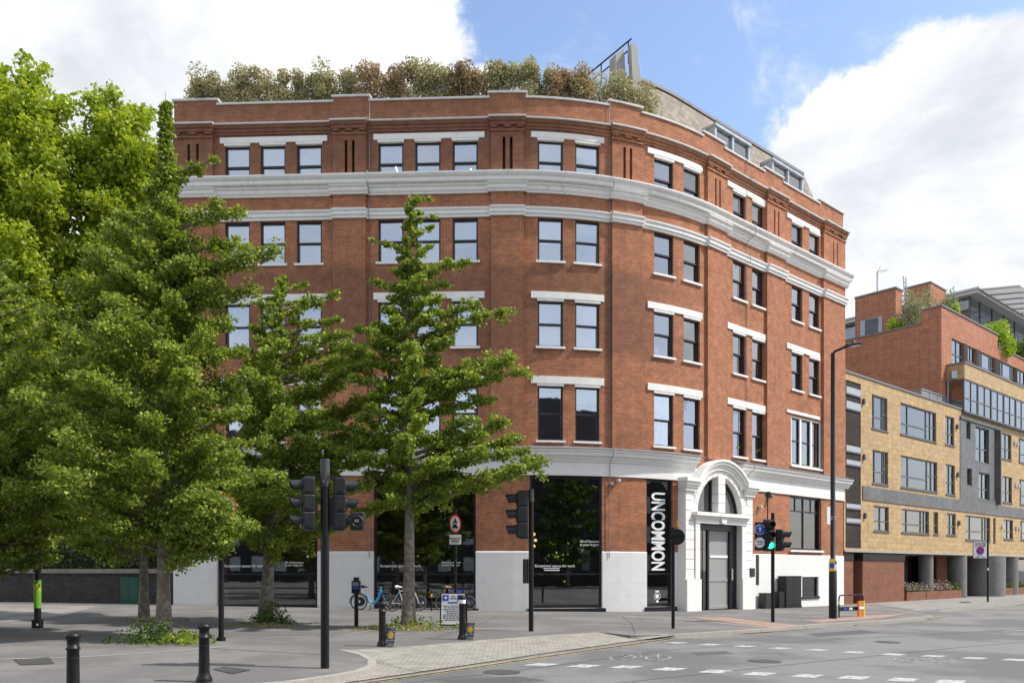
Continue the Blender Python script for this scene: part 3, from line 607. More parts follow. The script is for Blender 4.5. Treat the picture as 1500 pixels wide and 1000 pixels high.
# shop windows
for i, (a, b) in enumerate(gw):
    c = (a+b)/2; sag = .10 if i == 2 else .02; x, y = P(c, -.18-sag*.5); W = b-a+.02; z0, z1 = .10, 5.62
    fr = MB(); t = .11
    fr.box(-W/2, -W/2+t, -.07, .08, z0, z1); fr.box(W/2-t, W/2, -.07, .08, z0, z1); fr.box(-W/2+t, W/2-t, -.07, .08, z1-.1, z1); fr.box(-W/2+t, W/2-t, -.07, .08, z0, z0+.14)
    fr.box(-W/2-.1, W/2+.1, -.35, .1, -.3, z0)
    for z in (1.52, .93): fr.box(-W/2+t, W/2-t, -.06, .06, z-.03, z+.03)
    if W > 2: fr.box(-.03, .03, .02, .06, 1.55, z1-.1)
    if i < 2: fr.box(-W/2+t, W/2-t, .02, .055, 4.6, 4.65)
    o = fr.build('shop_window', M['frame']); o.parent = bld; o.location = (x-bz.x, y-bz.y, -bz.z); o.rotation_euler.z = yaw(c)
    g = MB(); g.box(-W/2+t, W/2-t, -.005, .001, z0+.1, z1-.05); g.build('pane', M['glass_lo'], o)
    tx = MB()
    if i == 3:
        text_mb(tx, 'UNCOMMON', 1.0, Matrix.Translation((.0, -.016, 3.36)) @ Matrix.Rotation(math.pi/2, 4, 'Y'), .004, xs=.555, bold=.026)
        tx.build('lettering', M['sign_w'], o); tx = MB()
        tx.disc((-.02, -.014, .55), .10, 'y', .004); tx.torus((-.02, -.016, .55), .17, .012, 'y'); tx.box(-.12, .08, -.018, -.012, .74, .80); tx.box(-.08, .06, -.018, -.012, .28, .36)
        tx.build('logo', M['sign_w'], o)
    else:
        text_mb(tx, 'Exceptional spaces for work', .15, Matrix.Translation((-W/2+.25, -.012, 1.86)), .002, 'LEFT')
        if i == 2:
            tx.box(-.15+0-.75, -.15-.1, -.014, -.010, 1.66, 1.70); tx.box(-.95, -.25, -.014, -.010, 1.74, 1.77)
            text_mb(tx, 'All of Uncommon\nat your fingertips', .14, Matrix.Translation((.62, -.012, 2.82)), .002, 'LEFT')
        else: text_mb(tx, 'All of Uncommon\nat your fingertips', .11, Matrix.Translation((.7, -.012, 1.95)), .002, 'LEFT')
        tx.build('lettering', M['sign_w'], o)
        if i == 2:
            q = MB(); q.bbox(.72, 1.05, .05, .08, 1.66, 2.52, .02); q.build('poster', M['sign_w'], o)
            q = MB(); q.box(.76, 1.01, .045, .052, 1.95, 2.35); q.build('picture', mat('poster_picture', (.16, .10, .06), .5, .6, 14), o)
            q = MB(); q.lathe([(.0, 0), (.07, .1), (.10, .25), (.08, .45), (.0, .55)], (.9, .3, 3.0)); q.build('sign_marker', M['sign_b'], o)
# square shop window with glazing bars
x, y = P((30.39+33.56)/2, -.2); W = 3.17; fr = MB(); H = 2.78
for u in (-W/2, W/2-.1): fr.box(u, u+.1, -.06, .06, 0, H)
fr.box(-W/2, W/2, -.055, .055, 0, .1); fr.box(-W/2, W/2, -.055, .055, H-.1, H); fr.box(-.04, .04, -.05, .05, 0, H); fr.box(-W/2, W/2, -.045, .045, 1.98, 2.05)
for u in (-W/4, W/4): fr.box(u-.025, u+.025, -.04, .04, 2.0, H)
o = fr.build('shop_window', M['frame']); o.parent = bld; o.location = (x-bz.x, y-bz.y, 2.72-bz.z); o.rotation_euler.z = yaw(32)
g = MB(); g.box(-W/2+.05, W/2-.05, -.004, .002, .05, H-.05); g.build('pane', M['glass_lo'], o)
# low cellar window and narrow slot in the white base
sa, sb = S(1174, 0), S(1198, 0); x, y = P((sa+sb)/2, -.1); W = sb-sa; fr = MB()
for u in (-W/2, W/2-.07): fr.box(u, u+.07, -.05, .05, .28, 1.33)
fr.box(-W/2, W/2, -.045, .045, 1.26, 1.33); fr.box(-W/2-.05, W/2+.05, -.2, .05, .18, .30); o = fr.build('cellar_window', M['frame']); o.parent = bld; o.location = (x-bz.x, y-bz.y, -bz.z); o.rotation_euler.z = yaw(32)
g = MB(); g.box(-W/2+.05, W/2-.05, -.004, .002, .3, 1.3); g.build('pane', M['glass_lo'], o)
sa, sb = S(1106, 0), S(1111, 0); mb = MB(); mb.pbox(sa+.01, sb-.01, -.05, .01, .97, 2.42); mb.build('slot_panel', M['frame'], bld, True)
# rooms behind the glass
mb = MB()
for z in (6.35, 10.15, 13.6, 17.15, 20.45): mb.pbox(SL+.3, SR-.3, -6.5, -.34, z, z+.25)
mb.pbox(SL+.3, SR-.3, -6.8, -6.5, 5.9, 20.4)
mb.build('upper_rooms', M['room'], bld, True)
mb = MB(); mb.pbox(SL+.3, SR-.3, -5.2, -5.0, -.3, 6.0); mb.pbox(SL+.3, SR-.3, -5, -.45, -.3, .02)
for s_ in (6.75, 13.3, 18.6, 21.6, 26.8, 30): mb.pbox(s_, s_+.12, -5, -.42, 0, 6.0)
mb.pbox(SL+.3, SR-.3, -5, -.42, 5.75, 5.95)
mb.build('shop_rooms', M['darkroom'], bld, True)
warm = emis('warm_bulb', (1, .62, .22), 2)
for s_, o_, z in ((14.7, -.8, 3.2), (14.78, -.9, 2.95), (14.72, -1.0, 2.7)):
    mb = MB(); x, y = P(s_, o_); mb.lathe([(0, z-.07), (.06, z-.03), (.07, z), (.05, z+.05), (.0, z+.08)], (x, y, 0), 10); mb.build('pendant_bulb', warm, bld, True)
em = emis('lamp_white', (1, .97, .9), 5)
for (s0, z) in ((8.5, 19.35), (9.2, 19.3), (11.8, 19.2), (16.6, 12.7), (20.5, 12.7), (16.8, 16.1), (9, 12.8)):
    mb = MB(); mb.pbox(s0, s0+.05, -3.4, -1.8, z-.02, z+.02); mb.build('strip_lamp', em, bld, True)
# flat roof, mansard, dormers
mb = MB(); mb.pbox(SL+.1, SR-.1, -11, -.3, 20.7, 20.85); mb.build('roof', M['roofing'], bld, True)
ms = S(940, -.8)
mb = MB(); mb.sweep([(-.60, 20.85), (-1.75, 23.88), (-2.3, 23.88), (-2.3, 20.85)], ms, SR-1.0); mb.build('mansard', M['slate'], bld, True)
mb = MB(); mb.sweep([(-1.65, 23.82), (-1.65, 23.96), (-9, 24.0), (-9, 23.84)], ms, SR-1.2); mb.build('mansard_capping', M['lead'], bld, True)
for pa, pb in ((1046, 1096), (1130, 1174)):
    sa, sb = S(pa, -.7), S(pb, -.7); mb = MB(); mb.pbox(sa-.08, sb+.08, -3, -.55, 22.6, 22.74)
    mb.pbox(sa-.05, sa+.1, -3, -.62, 21.2, 22.6); mb.pbox(sb-.1, sb+.05, -3, -.62, 21.2, 22.6); mb.pbox((sa+sb)/2-.07, (sa+sb)/2+.07, -.8, -.6, 21.2, 22.6)
    mb.pbox(sa+.1, sb-.1, -.8, -.6, 21.2, 21.5)
    o = mb.build('dormer', M['metal'], bld, True); g = MB(); g.pbox(sa+.1, sb-.1, -.72, -.71, 21.5, 22.6); ob = g.build('pane', M['glass_hi'], o); 
    for v in ob.data.vertices: v.co -= bld.location
    g = MB(); g.pbox(sa+.1, sb-.1, -1.4, -1.35, 21.0, 22.6); ob = g.build('blind', M['blind'], o)
    for v in ob.data.vertices: v.co -= bld.location
# roof upstand and stair rail
mb = MB(); xx, yy = P(ms-.05, -1.0); a = yaw(ms)
mb.M = Matrix.Translation((xx, yy, 0)) @ Matrix.Rotation(a, 4, 'Z'); mb.prism([(-.16, 20.8), (.30, 20.8), (.12, 23.6), (-.10, 24.9), (-.38, 24.8)], .0, .25)
mb.M = Matrix.Translation((xx, yy, 0)) @ Matrix.Rotation(a, 4, 'Z') @ Matrix.Translation((0, .25, 0)); mb.prism([(-.95, 20.8), (-.3, 20.8), (-.5, 24.8), (-.95, 24.4)], .1, .6)
mb.build('roof_upstand', M['conc'], bld, True)
mb = MB(); ra = Vector((*P(S(925, -1.5), -1.5), Zp(925, 57, -1.5))); rb_ = Vector((*P(S(868, -2.5), -2.5), Zp(868, 104, -2.5)))
rc = rb_+(rb_-ra)*.55
mb.tube([ra, rb_, rc], .035, 6); dn = Vector((0, 0, -.42)); mb.tube([ra+dn, rb_+dn, rc+dn], .03, 6)
for k in (.05, .5, .98): p = ra.lerp(rc, k); mb.tube([p, p+Vector((0, 0, -1.0))], .03, 6)
mb.build('roof_rail', M['black'], bld, True)
# conductor cables down the front
for px in (541, 893, 1095):
    s_ = S(px, .1); z1 = 21.3
    pts_ = [(.02, 6.9), (.02, 16.28), (.24, 16.32), (.24, 16.7), (.03, 16.75), (.03, 17.3), (.5, 17.6), (.54, 18.05), (.03, 18.15), (.03, 20.25), (.4, 20.29), (.4, 20.36), (.03, 20.42), (.03, 21.2), (.12, 21.3)]
    mb = MB(); mb.tube([(*P(s_, o_+.03), z) for o_, z in pts_], .016, 6); mb.tube([(*P(s_, .5), 6.75), (*P(s_, .5), 6.5), (*P(s_, .12), 6.15), (*P(s_, .12), 5.6), (*P(s_, .07), 5.55), (*P(s_, .07), 2.2)], .016, 6)
    mb.build('cable', M['cable'], bld, True)
# ---- doorway portal
px_, py_ = P(PC, 0); pa = yaw(PC); MP = Matrix.Translation((px_, py_, 0)) @ Matrix.Rotation(pa, 4, 'Z')   # x along wall, -y outwards
ZC, RL = 4.2, 1.74
def fan(mb, r0f, r1f, a0, a1, y0, y1, n=24):
    """solid ring piece between two radius functions, from y0 (outer face) to y1"""
    vs = []
    for i in range(n+1):
        a = a0+(a1-a0)*i/n; c, s_ = math.cos(a), math.sin(a)
        for r in (r0f(a), r1f(a)):
            for y in (y0, y1): vs.append((r*c, y, ZC+r*s_))
    fs = []
    for i in range(n):
        b = i*4; d = b+4; fs += [(b, d, d+2, b+2), (b+1, b+3, d+3, d+1), (b, b+1, d+1, d), (b+2, d+2, d+3, b+3)]
    fs += [(0, 2, 3, 1), (n*4, n*4+1, n*4+3, n*4+2)]; mb.add(vs, fs)
def rout(a):
    c, s_ = abs(math.cos(a)), max(math.sin(a), 1e-4); return max(2.32, min(2.62/max(c, 1e-4), 1.45/s_))
mb = MB(); mb.M = MP
fan(mb, lambda a: RL, rout, 0, math.pi, -.20, .35, 40)
for sg in (-1, 1):
    x0, x1 = sorted((sg*1.66, sg*2.62)); mb.box(x0, x1, -.20, .35, -.5, ZC)
mb.box(-1.66, 1.66, -.17, .35, 3.78, ZC+.09)
mb.build('portal_surround', M['white'], bld, True)
mb = MB(); mb.M = MP
for sg in (-1, 1):                                # rusticated blocks, inner pilasters, plinths
    z = 1.3
    while z < 5.25:
        x0, x1 = sorted((sg*1.98, sg*2.60)); 
        zt = min(z+.41, 5.3); 
        if z < ZC+.5: mb.bbox(x0, x1, -.245, -.19, z, zt, .012)
        else: x0, x1 = sorted((sg*2.12, sg*2.60)); mb.bbox(x0, x1, -.245, -.19, z, zt, .012)
        z += .43
    x0, x1 = sorted((sg*1.64, sg*1.96)); mb.box(x0, x1, -.30, -.19, 1.3, 3.9)
    x0, x1 = sorted((sg*1.60, sg*2.66)); mb.bbox(x0, x1, -.36, -.15, -.5, 1.28, .02)
n = 13
for k in range(n):
    a0, a1 = math.pi*(k+.04)/n, math.pi*(k+.96)/n
    fan(mb, lambda a: RL+.01, lambda a: 2.03, a0, a1, -.245, -.19, 4)
for k in range(4): mb.bbox(-.26, .28, -.30, .1, ZC+.12+k*.42, ZC+.12+k*.42+.405, .012)
mb.build('rustication', M['white'], bld, True)
mb = MB(); mb.M = MP
mb.box(-1.98, 1.98, -.34, -.16, 3.78, 3.98); mb.box(-2.05, 2.05, -.40, -.16, 3.98, 4.10); mb.box(-2.14, 2.14, -.52, .2, 4.10, 4.26)
mb.prism([(-.16, 3.80), (.16, 3.80), (.22, 4.12), (-.22, 4.12)], -.44, -.3)
mb.build('door_entablature', M['white'], bld, True)
mb = MB(); mb.M = MP; A0 = math.asin(1.42/2.3)
for r0, r1, yy in ((2.03, 2.14, -.34), (2.14, 2.28, -.38), (2.28, 2.40, -.47), (2.40, 2.50, -.53)): fan(mb, lambda a, r0=r0: r0, lambda a, r1=r1: r1, A0-.02, math.pi-A0+.02, yy, .0, 40)
for sg in (-1, 1):
    for x0, x1, yy, z0, z1 in ((1.86, 2.68, -.34, 5.16, 5.30), (1.84, 2.74, -.40, 5.30, 5.42), (1.82, 2.80, -.47, 5.42, 5.55), (1.80, 2.86, -.54, 5.55, 5.72)):
        a, b = sorted((sg*x0, sg*x1)); mb.box(a, b, yy, 0, z0, z1)
mb.build('arched_hood', M['white'], bld, True)
mb = MB(); mb.M = MP
fan(mb, lambda a: RL-.10, lambda a: RL+.0, 0, math.pi, .04, .18, 32); mb.box(-1.7, 1.7, .04, .18, ZC+.06, ZC+.16)
for x in (-.38, .32): mb.box(x, x+.08, .04, .18, ZC+.1, ZC+1.6)
o = mb.build('fanlight', M['frame'], bld, True)
mb = MB(); mb.M = MP; mb.prism([(1.70*math.cos(math.pi*k/24), ZC+.05+1.68*math.sin(math.pi*k/24)) for k in range(25)], .10, .105)
ob = mb.build('pane', M['glass_lo'], o)
for v in ob.data.vertices: v.co -= bld.location
mb = MB(); mb.M = MP; mb.box(-1.66, -1.5, .0, .3, -.2, 3.78); mb.box(1.12, 1.66, .02, .3, -.2, 3.78); mb.box(-1.5, 1.12, .0, .3, 3.5, 3.78); mb.box(-.52, -.40, .1, .24, -.2, 3.5); mb.box(-1.66, 1.66, -.1, .3, -.3, .02+gz(10))
mb.build('door_frame', M['frame'], bld, True)
mb = MB(); mb.M = MP; mb.box(-.40, 1.12, .14, .2, -.15, 3.5); 
for z0, z1 in ((-.1, .05), (1.15, 1.3), (3.35, 3.5)): mb.bbox(-.39, 1.11, .115, .15, z0, z1, .01)
o = mb.build('door', M['gdoor'], bld, True)
mb = MB(); mb.M = MP; mb.box(-.34, 1.06, .105, .12, 2.25, 2.37); ob = mb.build('door_band', M['sign_w'], o); 
for v in ob.data.vertices: v.co -= bld.location
mb = MB(); mb.M = MP; mb.bbox(1.18, 1.30, -.04, .03, 1.2, 1.75, .02); ob = mb.build('door_handle', M['chrome'], o)
for v in ob.data.vertices: v.co -= bld.location
mb = MB(); mb.M = MP; mb.box(-1.5, -.52, .16, .165, -.1, 3.5); o = mb.build('glass_door', M['glass_lo'], bld, True)
mb = MB(); mb.M = MP
for x in (-1.2, -.86): mb.box(x, x+.03, .14, .155, -.1, 3.5)
for z in (.0, .85, 1.2, 2.6): mb.box(-1.5, -.52, .14, .156, z, z+.04)
ob = mb.build('door_bars', M['frame'], o)
for v in ob.data.vertices: v.co -= bld.location
# small fittings on the wall
def fit(name, px, py, w_, h_, d_, m, o_=0, lab=None):
    s_ = S(px, o_); z = Zp(px, py, o_); mb = MB(); x, y = P(s_, o_); mb.M = Matrix.Translation((x, y, z)) @ Matrix.Rotation(yaw(s_), 4, 'Z'); mb.bbox(-w_/2, w_/2, -d_, .005, -h_/2, h_/2, min(w_, h_, d_)*.2); return mb.build(name, m, bld, True)
fit('alarm_box', 895, 709, .16, .14, .1, M['lead']); fit('camera_unit', 904, 704, .12, .1, .25, M['pot']); fit('yellow_plate', 993, 766, .16, .28, .02, M['yellow'])
fit('entry_panel', 1101, 838, .42, .42, .06, M['frame'], .22); fit('door_number', 1113, 771, .32, .25, .02, M['sign_w']); fit('camera_unit', 1111, 742, .12, .14, .2, M['pot'])
fit('notice_plate', 1215, 755, .62, .95, .02, M['pot']); fit('notice_plate', 1232, 850, .12, .22, .03, M['yellow']); fit('camera_unit', 1125, 727, .2, .16, .3, M['lead'])
fit('yellow_plate', 1128, 875, .2, .48, .05, M['yellow'], .04)
# ------------------------------------------------------------------ apartment block on the right (same wall line, s > 36)
M['ytile'] = brick_mat('yellow_tile', (.53, .37, .19), (.45, .315, .16), (.25, .18, .10), .62, .30, .010, stain=(.36, .25, .13), st=(.45, .8), stmax=.5, stsc=.5, off=.25, rough=.6)
M['rtile'] = brick_mat('terracotta_tile', (.46, .20, .115), (.40, .17, .095), (.22, .10, .06), .62, .30, .011, stain=(.30, .12, .07), st=(.45, .8), stmax=.5, stsc=.4, off=.0, rough=.65)
M['btile'] = brick_mat('brown_tile', (.24, .10, .06), (.21, .085, .05), (.14, .08, .06), .62, .30, .010, stain=(.16, .08, .05), st=(.45, .8), stmax=.5, stsc=.5, off=0, rough=.6)
M['dbrick'] = brick_mat('sooty_brick', (.055, .05, .05), (.035, .033, .035), (.075, .072, .07), stain=(.09, .08, .07), st=(.5, .75))
M['timber'] = brick_mat('dark_timber_slats', (.045, .034, .028), (.032, .025, .022), (.010, .009, .008), 2.5, .14, .016, stain=(.06, .05, .045), off=.3, rough=.7)
M['pier'] = mat('dark_pier_concrete', (.17, .165, .16), .6, .2, 3, dirt=(.10, .06, .045), dsc=1)
M['zinc'] = brick_mat('zinc_panel', (.15, .15, .15), (.12, .12, .122), (.05, .05, .05), .85, 1.35, .012, stain=(.19, .19, .19), st=(.4, .8), stmax=.6, stsc=.6, off=.0, rough=.45)
M['wframe'] = mat('grey_window_frame', (.10, .10, .10), .45, .08, 5)
M['glass_r'] = glass_mat('flat_glass', .17, (.55, .62, .62))
M['curt'] = mat('pale_curtain', (.52, .56, .55), .9, .3, 1.6)
M['canopy'] = mat('pale_roof_metal', (.48, .49, .48), .45, .06, 3)
apt = thing('apartment_block', 'yellow and terracotta tiled apartment block with grey windows at the far right', 'building', (P(45)[0], P(45)[1], -.24))
LOC = apt.location
S1 = 140
def WR(x0, x1, y0, y1, o=0):
    a, b = S(x0, o), S(x1, o); return a, b, Zp(x0, y1, o), Zp(x0, y0, o)
W3 = [WR(1277, 1300, 576.8, 626.5), WR(1319, 1371.5, 589, 635), WR(1384.8, 1397.8, 608, 650), WR(1468, 1481.6, 633, 671), WR(1492.4, 1508, 641, 676)]
W2 = [WR(1278, 1301, 658, 707), WR(1319.6, 1373, 666, 713), WR(1385.5, 1398.8, 679, 723), WR(1469, 1482.4, 696.4, 735), WR(1493.6, 1509, 701, 738)]
W1 = [WR(1280, 1302, 740, 777), WR(1320.7, 1361, 744.4, 779.3), WR(1367.5, 1374.3, 749, 782), WR(1387, 1400, 751, 783), WR(1414.4, 1450.4, 754, 790), WR(1455, 1458.4, 758, 793), WR(1470.6, 1484, 760, 789), WR(1495, 1510, 762, 790)]
GB = [WR(1415, 1421, 617, 642), WR(1428.4, 1448, 623.6, 675), WR(1433, 1449, 691, 730), WR(1416, 1423, 685, 710), WR(1456, 1459.6, 629, 732)]
allw = W3+W2+W1
ga, gb_ = S(1406, 0), S(1466, 0); da, db = S(1238.5, 0), S(1261, 0)
ZR = 12.72; ZB = 2.82
bz0, bz1 = 5.72, 6.5
ops2 = [(a, b, z0, z1, .22) for a, b, z0, z1 in allw]+[(ga, gb_, bz1, 12.15, .06), (da, db, ZB+.1, 12.3, .1)]
mb = MB(); mb.wall(36.06, S1, ZB, ZR, ops2+[(S(1263, 0), S1, bz0, bz1, .05)], 0, .22)
(x0, y0), (x1, y1) = P(36.06, 0), P(36.06, -9); mb.add([(x0, y0, ZB), (x1, y1, ZB), (x1, y1, ZR), (x0, y0, ZR)], [(0, 1, 2, 3)], [(0, ZB), (9, ZB), (9, ZR), (0, ZR)])
mb.build('yellow_tiled_wall', M['ytile'], apt, True)
mb = MB(); mb.pbox(36.0, S1, -.3, .06, ZR, ZR+.10); mb.build('roof_edge', M['lead'], apt, True)
mb = MB(); mb.pbox(36.2, S1, -9, -.2, ZR-.3, ZR-.02); mb.build('roof', M['roofing'], apt, True)
mb = MB(); mb.wall(ga, gb_, bz1-.01, 12.15, [(a, b, z0, z1, .25) for a, b, z0, z1 in GB], .03, .25); mb.pbox(S(1263, 0), S1, -.3, .05, bz0, bz1); mb.pbox(ga-.05, gb_+.05, -.05, .12, 12.1, 12.25)
mb.pbox(gb_-.9, gb_-.7, -.02, .3, bz1, 12.0)
mb.build('zinc_cladding', M['zinc'], apt, True)
mb = MB(); sl = [(ZB+.15, 12.3)]
mb.pbox(da, db, -.12, -.04, ZB+.1, 12.3); mb.build('timber_strip', M['timber'], apt, True)
def lights(name, a, b, z0, z1, style, o=-.12, opened=False, cur=.6, rnd=random.Random(3)):
    c = (a+b)/2; x, y = P(c, o); W, H = b-a, z1-z0; fr = MB(); t = .08
    for u in (-W/2, W/2-t): fr.box(u, u+t, -.05, .05, 0, H)
    fr.box(-W/2, W/2, -.045, .045, 0, t); fr.box(-W/2, W/2, -.045, .045, H-t, H); fr.box(-W/2-.06, W/2+.06, -.18, .04, -.07, 0)
    if style == 'wide':
        for u in (-W*.28, W*.24, W*.36): fr.box(u-.05, u+.05, -.04, .04, 0, H)
        fr.box(-W/2, W*.24, -.035, .035, H*.36-.04, H*.36+.04); fr.box(W*.25, W/2, -.035, .035, H*.5-.03, H*.5+.03)
    elif style == 'pair': fr.box(-.05, .05, -.04, .04, 0, H); fr.box(-W/2, W/2, -.035, .035, H*.4-.04, H*.4+.04)
    elif style == 'bay':
        k = max(1, round(W/1.3))
        for i in range(1, k): fr.box(-W/2+W*i/k-.04, -W/2+W*i/k+.04, -.04, .04, 0, H)
        fr.box(-W/2, W/2, -.035, .035, H*.42-.03, H*.42+.03)
    ob = fr.build(name, M['wframe']); ob.parent = apt; ob.location = (x-LOC.x, y-LOC.y, z0-LOC.z); ob.rotation_euler.z = yaw(c)
    g = MB(); g.box(-W/2+.04, W/2-.04, .0, .004, .04, H-.04); g.build('pane', M['glass_r'], ob)
    if rnd.random() < cur:
        w0 = rnd.uniform(-W/2, 0); g = MB(); n = 10; w1 = min(W/2, w0+W*rnd.uniform(.35, .8))
        for i in range(n): u0, u1 = w0+(w1-w0)*i/n, w0+(w1-w0)*(i+1)/n; g.box(u0, u1, .16+(i % 2)*.02, .17+(i % 2)*.02, .05, H*rnd.choice([1, 1, .98])-.05)
        g.build('curtain', M['curt'], ob)
    return ob
for a, b, z0, z1 in allw: lights('window', a, b, z0, z1, 'wide' if b-a > 2 else 'pair' if b-a > .7 else 'slim')
for a, b, z0, z1 in GB: lights('window', a, b, z0, z1, 'pair' if b-a > .9 else 'slim', -.14)
for y0, y1 in ((565, 577), (586, 599), (651, 661.5), (672, 681), (736.5, 745), (758, 766)):
    z1, z0 = Zp(1240, y0, 0), Zp(1240, y1, 0); mb = MB(); mb.pbox(da+.02, db-.02, -.06, .02, z0, z1); ob = mb.build('slot_window', M['wframe'], apt, True)
    mb = MB(); mb.pbox(da+.07, db-.07, .02, .03, z0+.08, z1-.02); q = mb.build('pane', M['metal'], ob)
    for v in q.data.vertices: v.co -= LOC
for px, py in ((1264, 588), (1264.5, 669.5), (1266, 755), (1401, 625), (1402, 695), (1403.5, 766), (1485.5, 649), (1489.5, 650), (1487, 711), (1491, 711.5), (1467, 771), (1488, 773), (1492, 774)):
    s_ = S(px, 0); z = Zp(px, py, 0); mb = MB(); x, y = P(s_, 0); mb.M = Matrix.Translation((x, y, z)) @ Matrix.Rotation(yaw(s_), 4, 'Z'); mb.bbox(-.09, .09, -.14, .01, -.16, .16, .03); mb.build('wall_light', M['wframe'] if px < 1480 and px != 1467 else M['pot'], apt, True)
# rooms
rs0 = S(1379, -1.0)
mb = MB(); mb.pbox(36.5, S1-.5, -4, -3.9, 0, 12.3); mb.pbox(rs0+.4, S1-.5, -4, -3.9, 12.6, 17);
for z in (5.6, 8.9, 12.3): mb.pbox(36.5, S1-.5, -4, -.3, z, z+.2)
mb.build('inner_rooms', mat('flat_room_paint', (.22, .22, .21), .9, .2, .7), apt, True)
# street level: solid brown corner, recessed wall behind round piers
mb = MB(); mb.pbox(36.06, S1, -3.2, .08, ZB-.12, ZB); mb.build('slab_edge', M['conc'], apt, True)
e1 = S(1251, 0); e2 = S(1264, 0); e3 = S(1325, 0)
mb = MB(); mb.pbox(36.06, e1, -2.5, -.05, -.5, ZB-.6); mb.pbox(e1, e2, -2.5, -.6, -.5, ZB-.6); mb.pbox(e2, e3, -2.5, -.02, -.5, ZB-.6)
mb.build('brown_tiled_base', M['btile'], apt, True)
mb = MB(); mb.pbox(S(1455, -2.), S(1470, -2.), -2.3, -2.0, -.5, ZB-.1); mb.build('brown_tiled_wall', M['btile'], apt, True)
mb = MB(); mb.pbox(S(1372, -2), S(1393, -2), -2.3, -2.0, -.5, ZB-.1)
mb.build('brown_tiled_base', M['btile'], apt, True)
mb = MB(); mb.pbox(36.06, e1, -2.5, -.01, ZB-.6, ZB-.13); mb.pbox(e1, e2, -2.5, -.56, ZB-.6, ZB-.13); mb.pbox(e2, e3+.02, -2.5, .02, ZB-.6, ZB-.13); mb.build('louvre_band', M['timber'], apt, True)
mb = MB(); mb.pbox(e3, e3+2.2, -2.0, -1.9, -.3, ZB-.13); mb.build('louvre_grille', M['timber'], apt, True)
mb = MB(); mb.pbox(e3, S1, -3.1, -3.0, -.3, ZB-.13); mb.build('dark_glazing', M['glass_lo'], apt, True)
mb = MB(); mb.pbox(e3, S1, -3.6, -3.4, -.3, ZB-.13); mb.build('dark_lobby', M['darkroom'], apt, True)
for a, b in ((1351, 1361), (1396, 1408), (1430, 1454), (1473, 1483)):
    s0, s1 = S(a, -.5), S(b, -.5); c = (s0+s1)/2; x, y = P(c, -.5); mb = MB(); r = max(.32, (s1-s0)*.42); mb.lathe([(r, -.4), (r, ZB-.12)], (x, y, 0), 28); mb.build('round_pier', M['pier'], apt, True)
s0 = S(1408, -2); mb = MB(); x, y = P(s0+.4, -2.6); mb.M = Matrix.Translation((x, y, -.24)) @ Matrix.Rotation(yaw(40), 4, 'Z')
mb.box(0, .06, -.04, .04, 0, 2.5); mb.box(1.1, 1.16, -.04, .04, 0, 2.5); mb.box(0, 1.16, -.04, .04, 2.45, 2.55); ob = mb.build('entrance_door', M['wframe'], apt, True)
mb = MB(); mb.M = Matrix.Translation((x, y, -.24)) @ Matrix.Rotation(yaw(40), 4, 'Z'); mb.tube([(.95, -.1, .9), (.95, -.1, 1.7)], .02, 8); ob2 = mb.build('door_handle', M['chrome'], ob, False)
for v in ob2.data.vertices: v.co -= LOC
# terracotta upper block, set back
rs = S(1379, -1.0); ztop = Zp(1379, 448, -1.0)
x, y = P(rs, -1.0); u7 = 9.0
rt1 = S(1461.5, -1.0); zlow = Zp(1461, 508, -1.0)
bw = [WR(1394, 1411, 495, 531, -1.0), WR(1417, 1429, 506, 531, -1.0), WR(1434.6, 1457, 513.5, 544, -1.0), WR(1465, 1488, 529, 556, -1.0), WR(1490, 1503, 540, 565, -1.0)]
zb0 = min(b[2] for b in bw); zb1 = max(b[3] for b in bw)
rops = [(a, b, zb0, zb1, .2) for a, b, _, _ in bw]
mb = MB(); mb.wall(rs, rt1, ZR, ztop, rops, -1.0, .2); mb.wall(rt1, S1, ZR, zlow, rops, -1.0, .2)
def inw(o): return P(rs, o)
z_st = Zp(1379, 448, -1.0)-.95
def sidequad(o0, o1, z0, z1, s_=rs):
    (x0, y0), (x1, y1) = P(s_, o0), P(s_, o1); mb.add([(x0, y0, z0), (x1, y1, z0), (x1, y1, z1), (x0, y0, z1)], [(0, 1, 2, 3)], [(-o0, z0), (-o1, z0), (-o1, z1), (-o0, z1)])
sidequad(-1.0, -2.35, ZR-.4, ztop); sidequad(-2.35, -14, ZR-.4, z_st); mb.pbox(rs+.01, rs+.35, -2.36, -1.3, z_st-.2, ztop-.02)
sidequad(-1.0, -3, zlow, ztop, rt1)
mb.build('terracotta_wall', M['rtile'], apt, True)
mb = MB(); mb.pbox(rs-.05, rt1+.05, -1.35, -.93, ztop, ztop+.1); mb.pbox(rt1, S1, -1.35, -.93, zlow, zlow+.1); mb.pbox(rs-.06, rs+.35, -14, -2.3, z_st, z_st+.09); mb.pbox(rs-.06, rs+.35, -2.4, -1.3, ztop-.003, ztop+.095); mb.build('parapet_edge', M['lead'], apt, True)
mb = MB(); mb.pbox(rs+.3, S1, -14, -1.3, z_st-.8, z_st-.7); mb.build('terrace_roof', M['roofing'], apt, True)
for i, (a, b, z0, z1) in enumerate(bw): lights('window', a, b, zb0, zb1, 'pair' if b-a < 2.6 else 'wide', -1.12)
for (a, b, _, _), (c, d, _, _) in zip(bw, bw[1:]): mb = MB(); mb.pbox(b+.02, c-.02, -1.05, -.96, zb0, zb1); mb.build('timber_infill', M['timber'], apt, True)
mb = MB(); mb.pbox(bw[0][0]-.1, S1, -1.02, -.88, zb0-.14, zb0-.02); mb.build('window_ledge', M['pot'], apt, True)
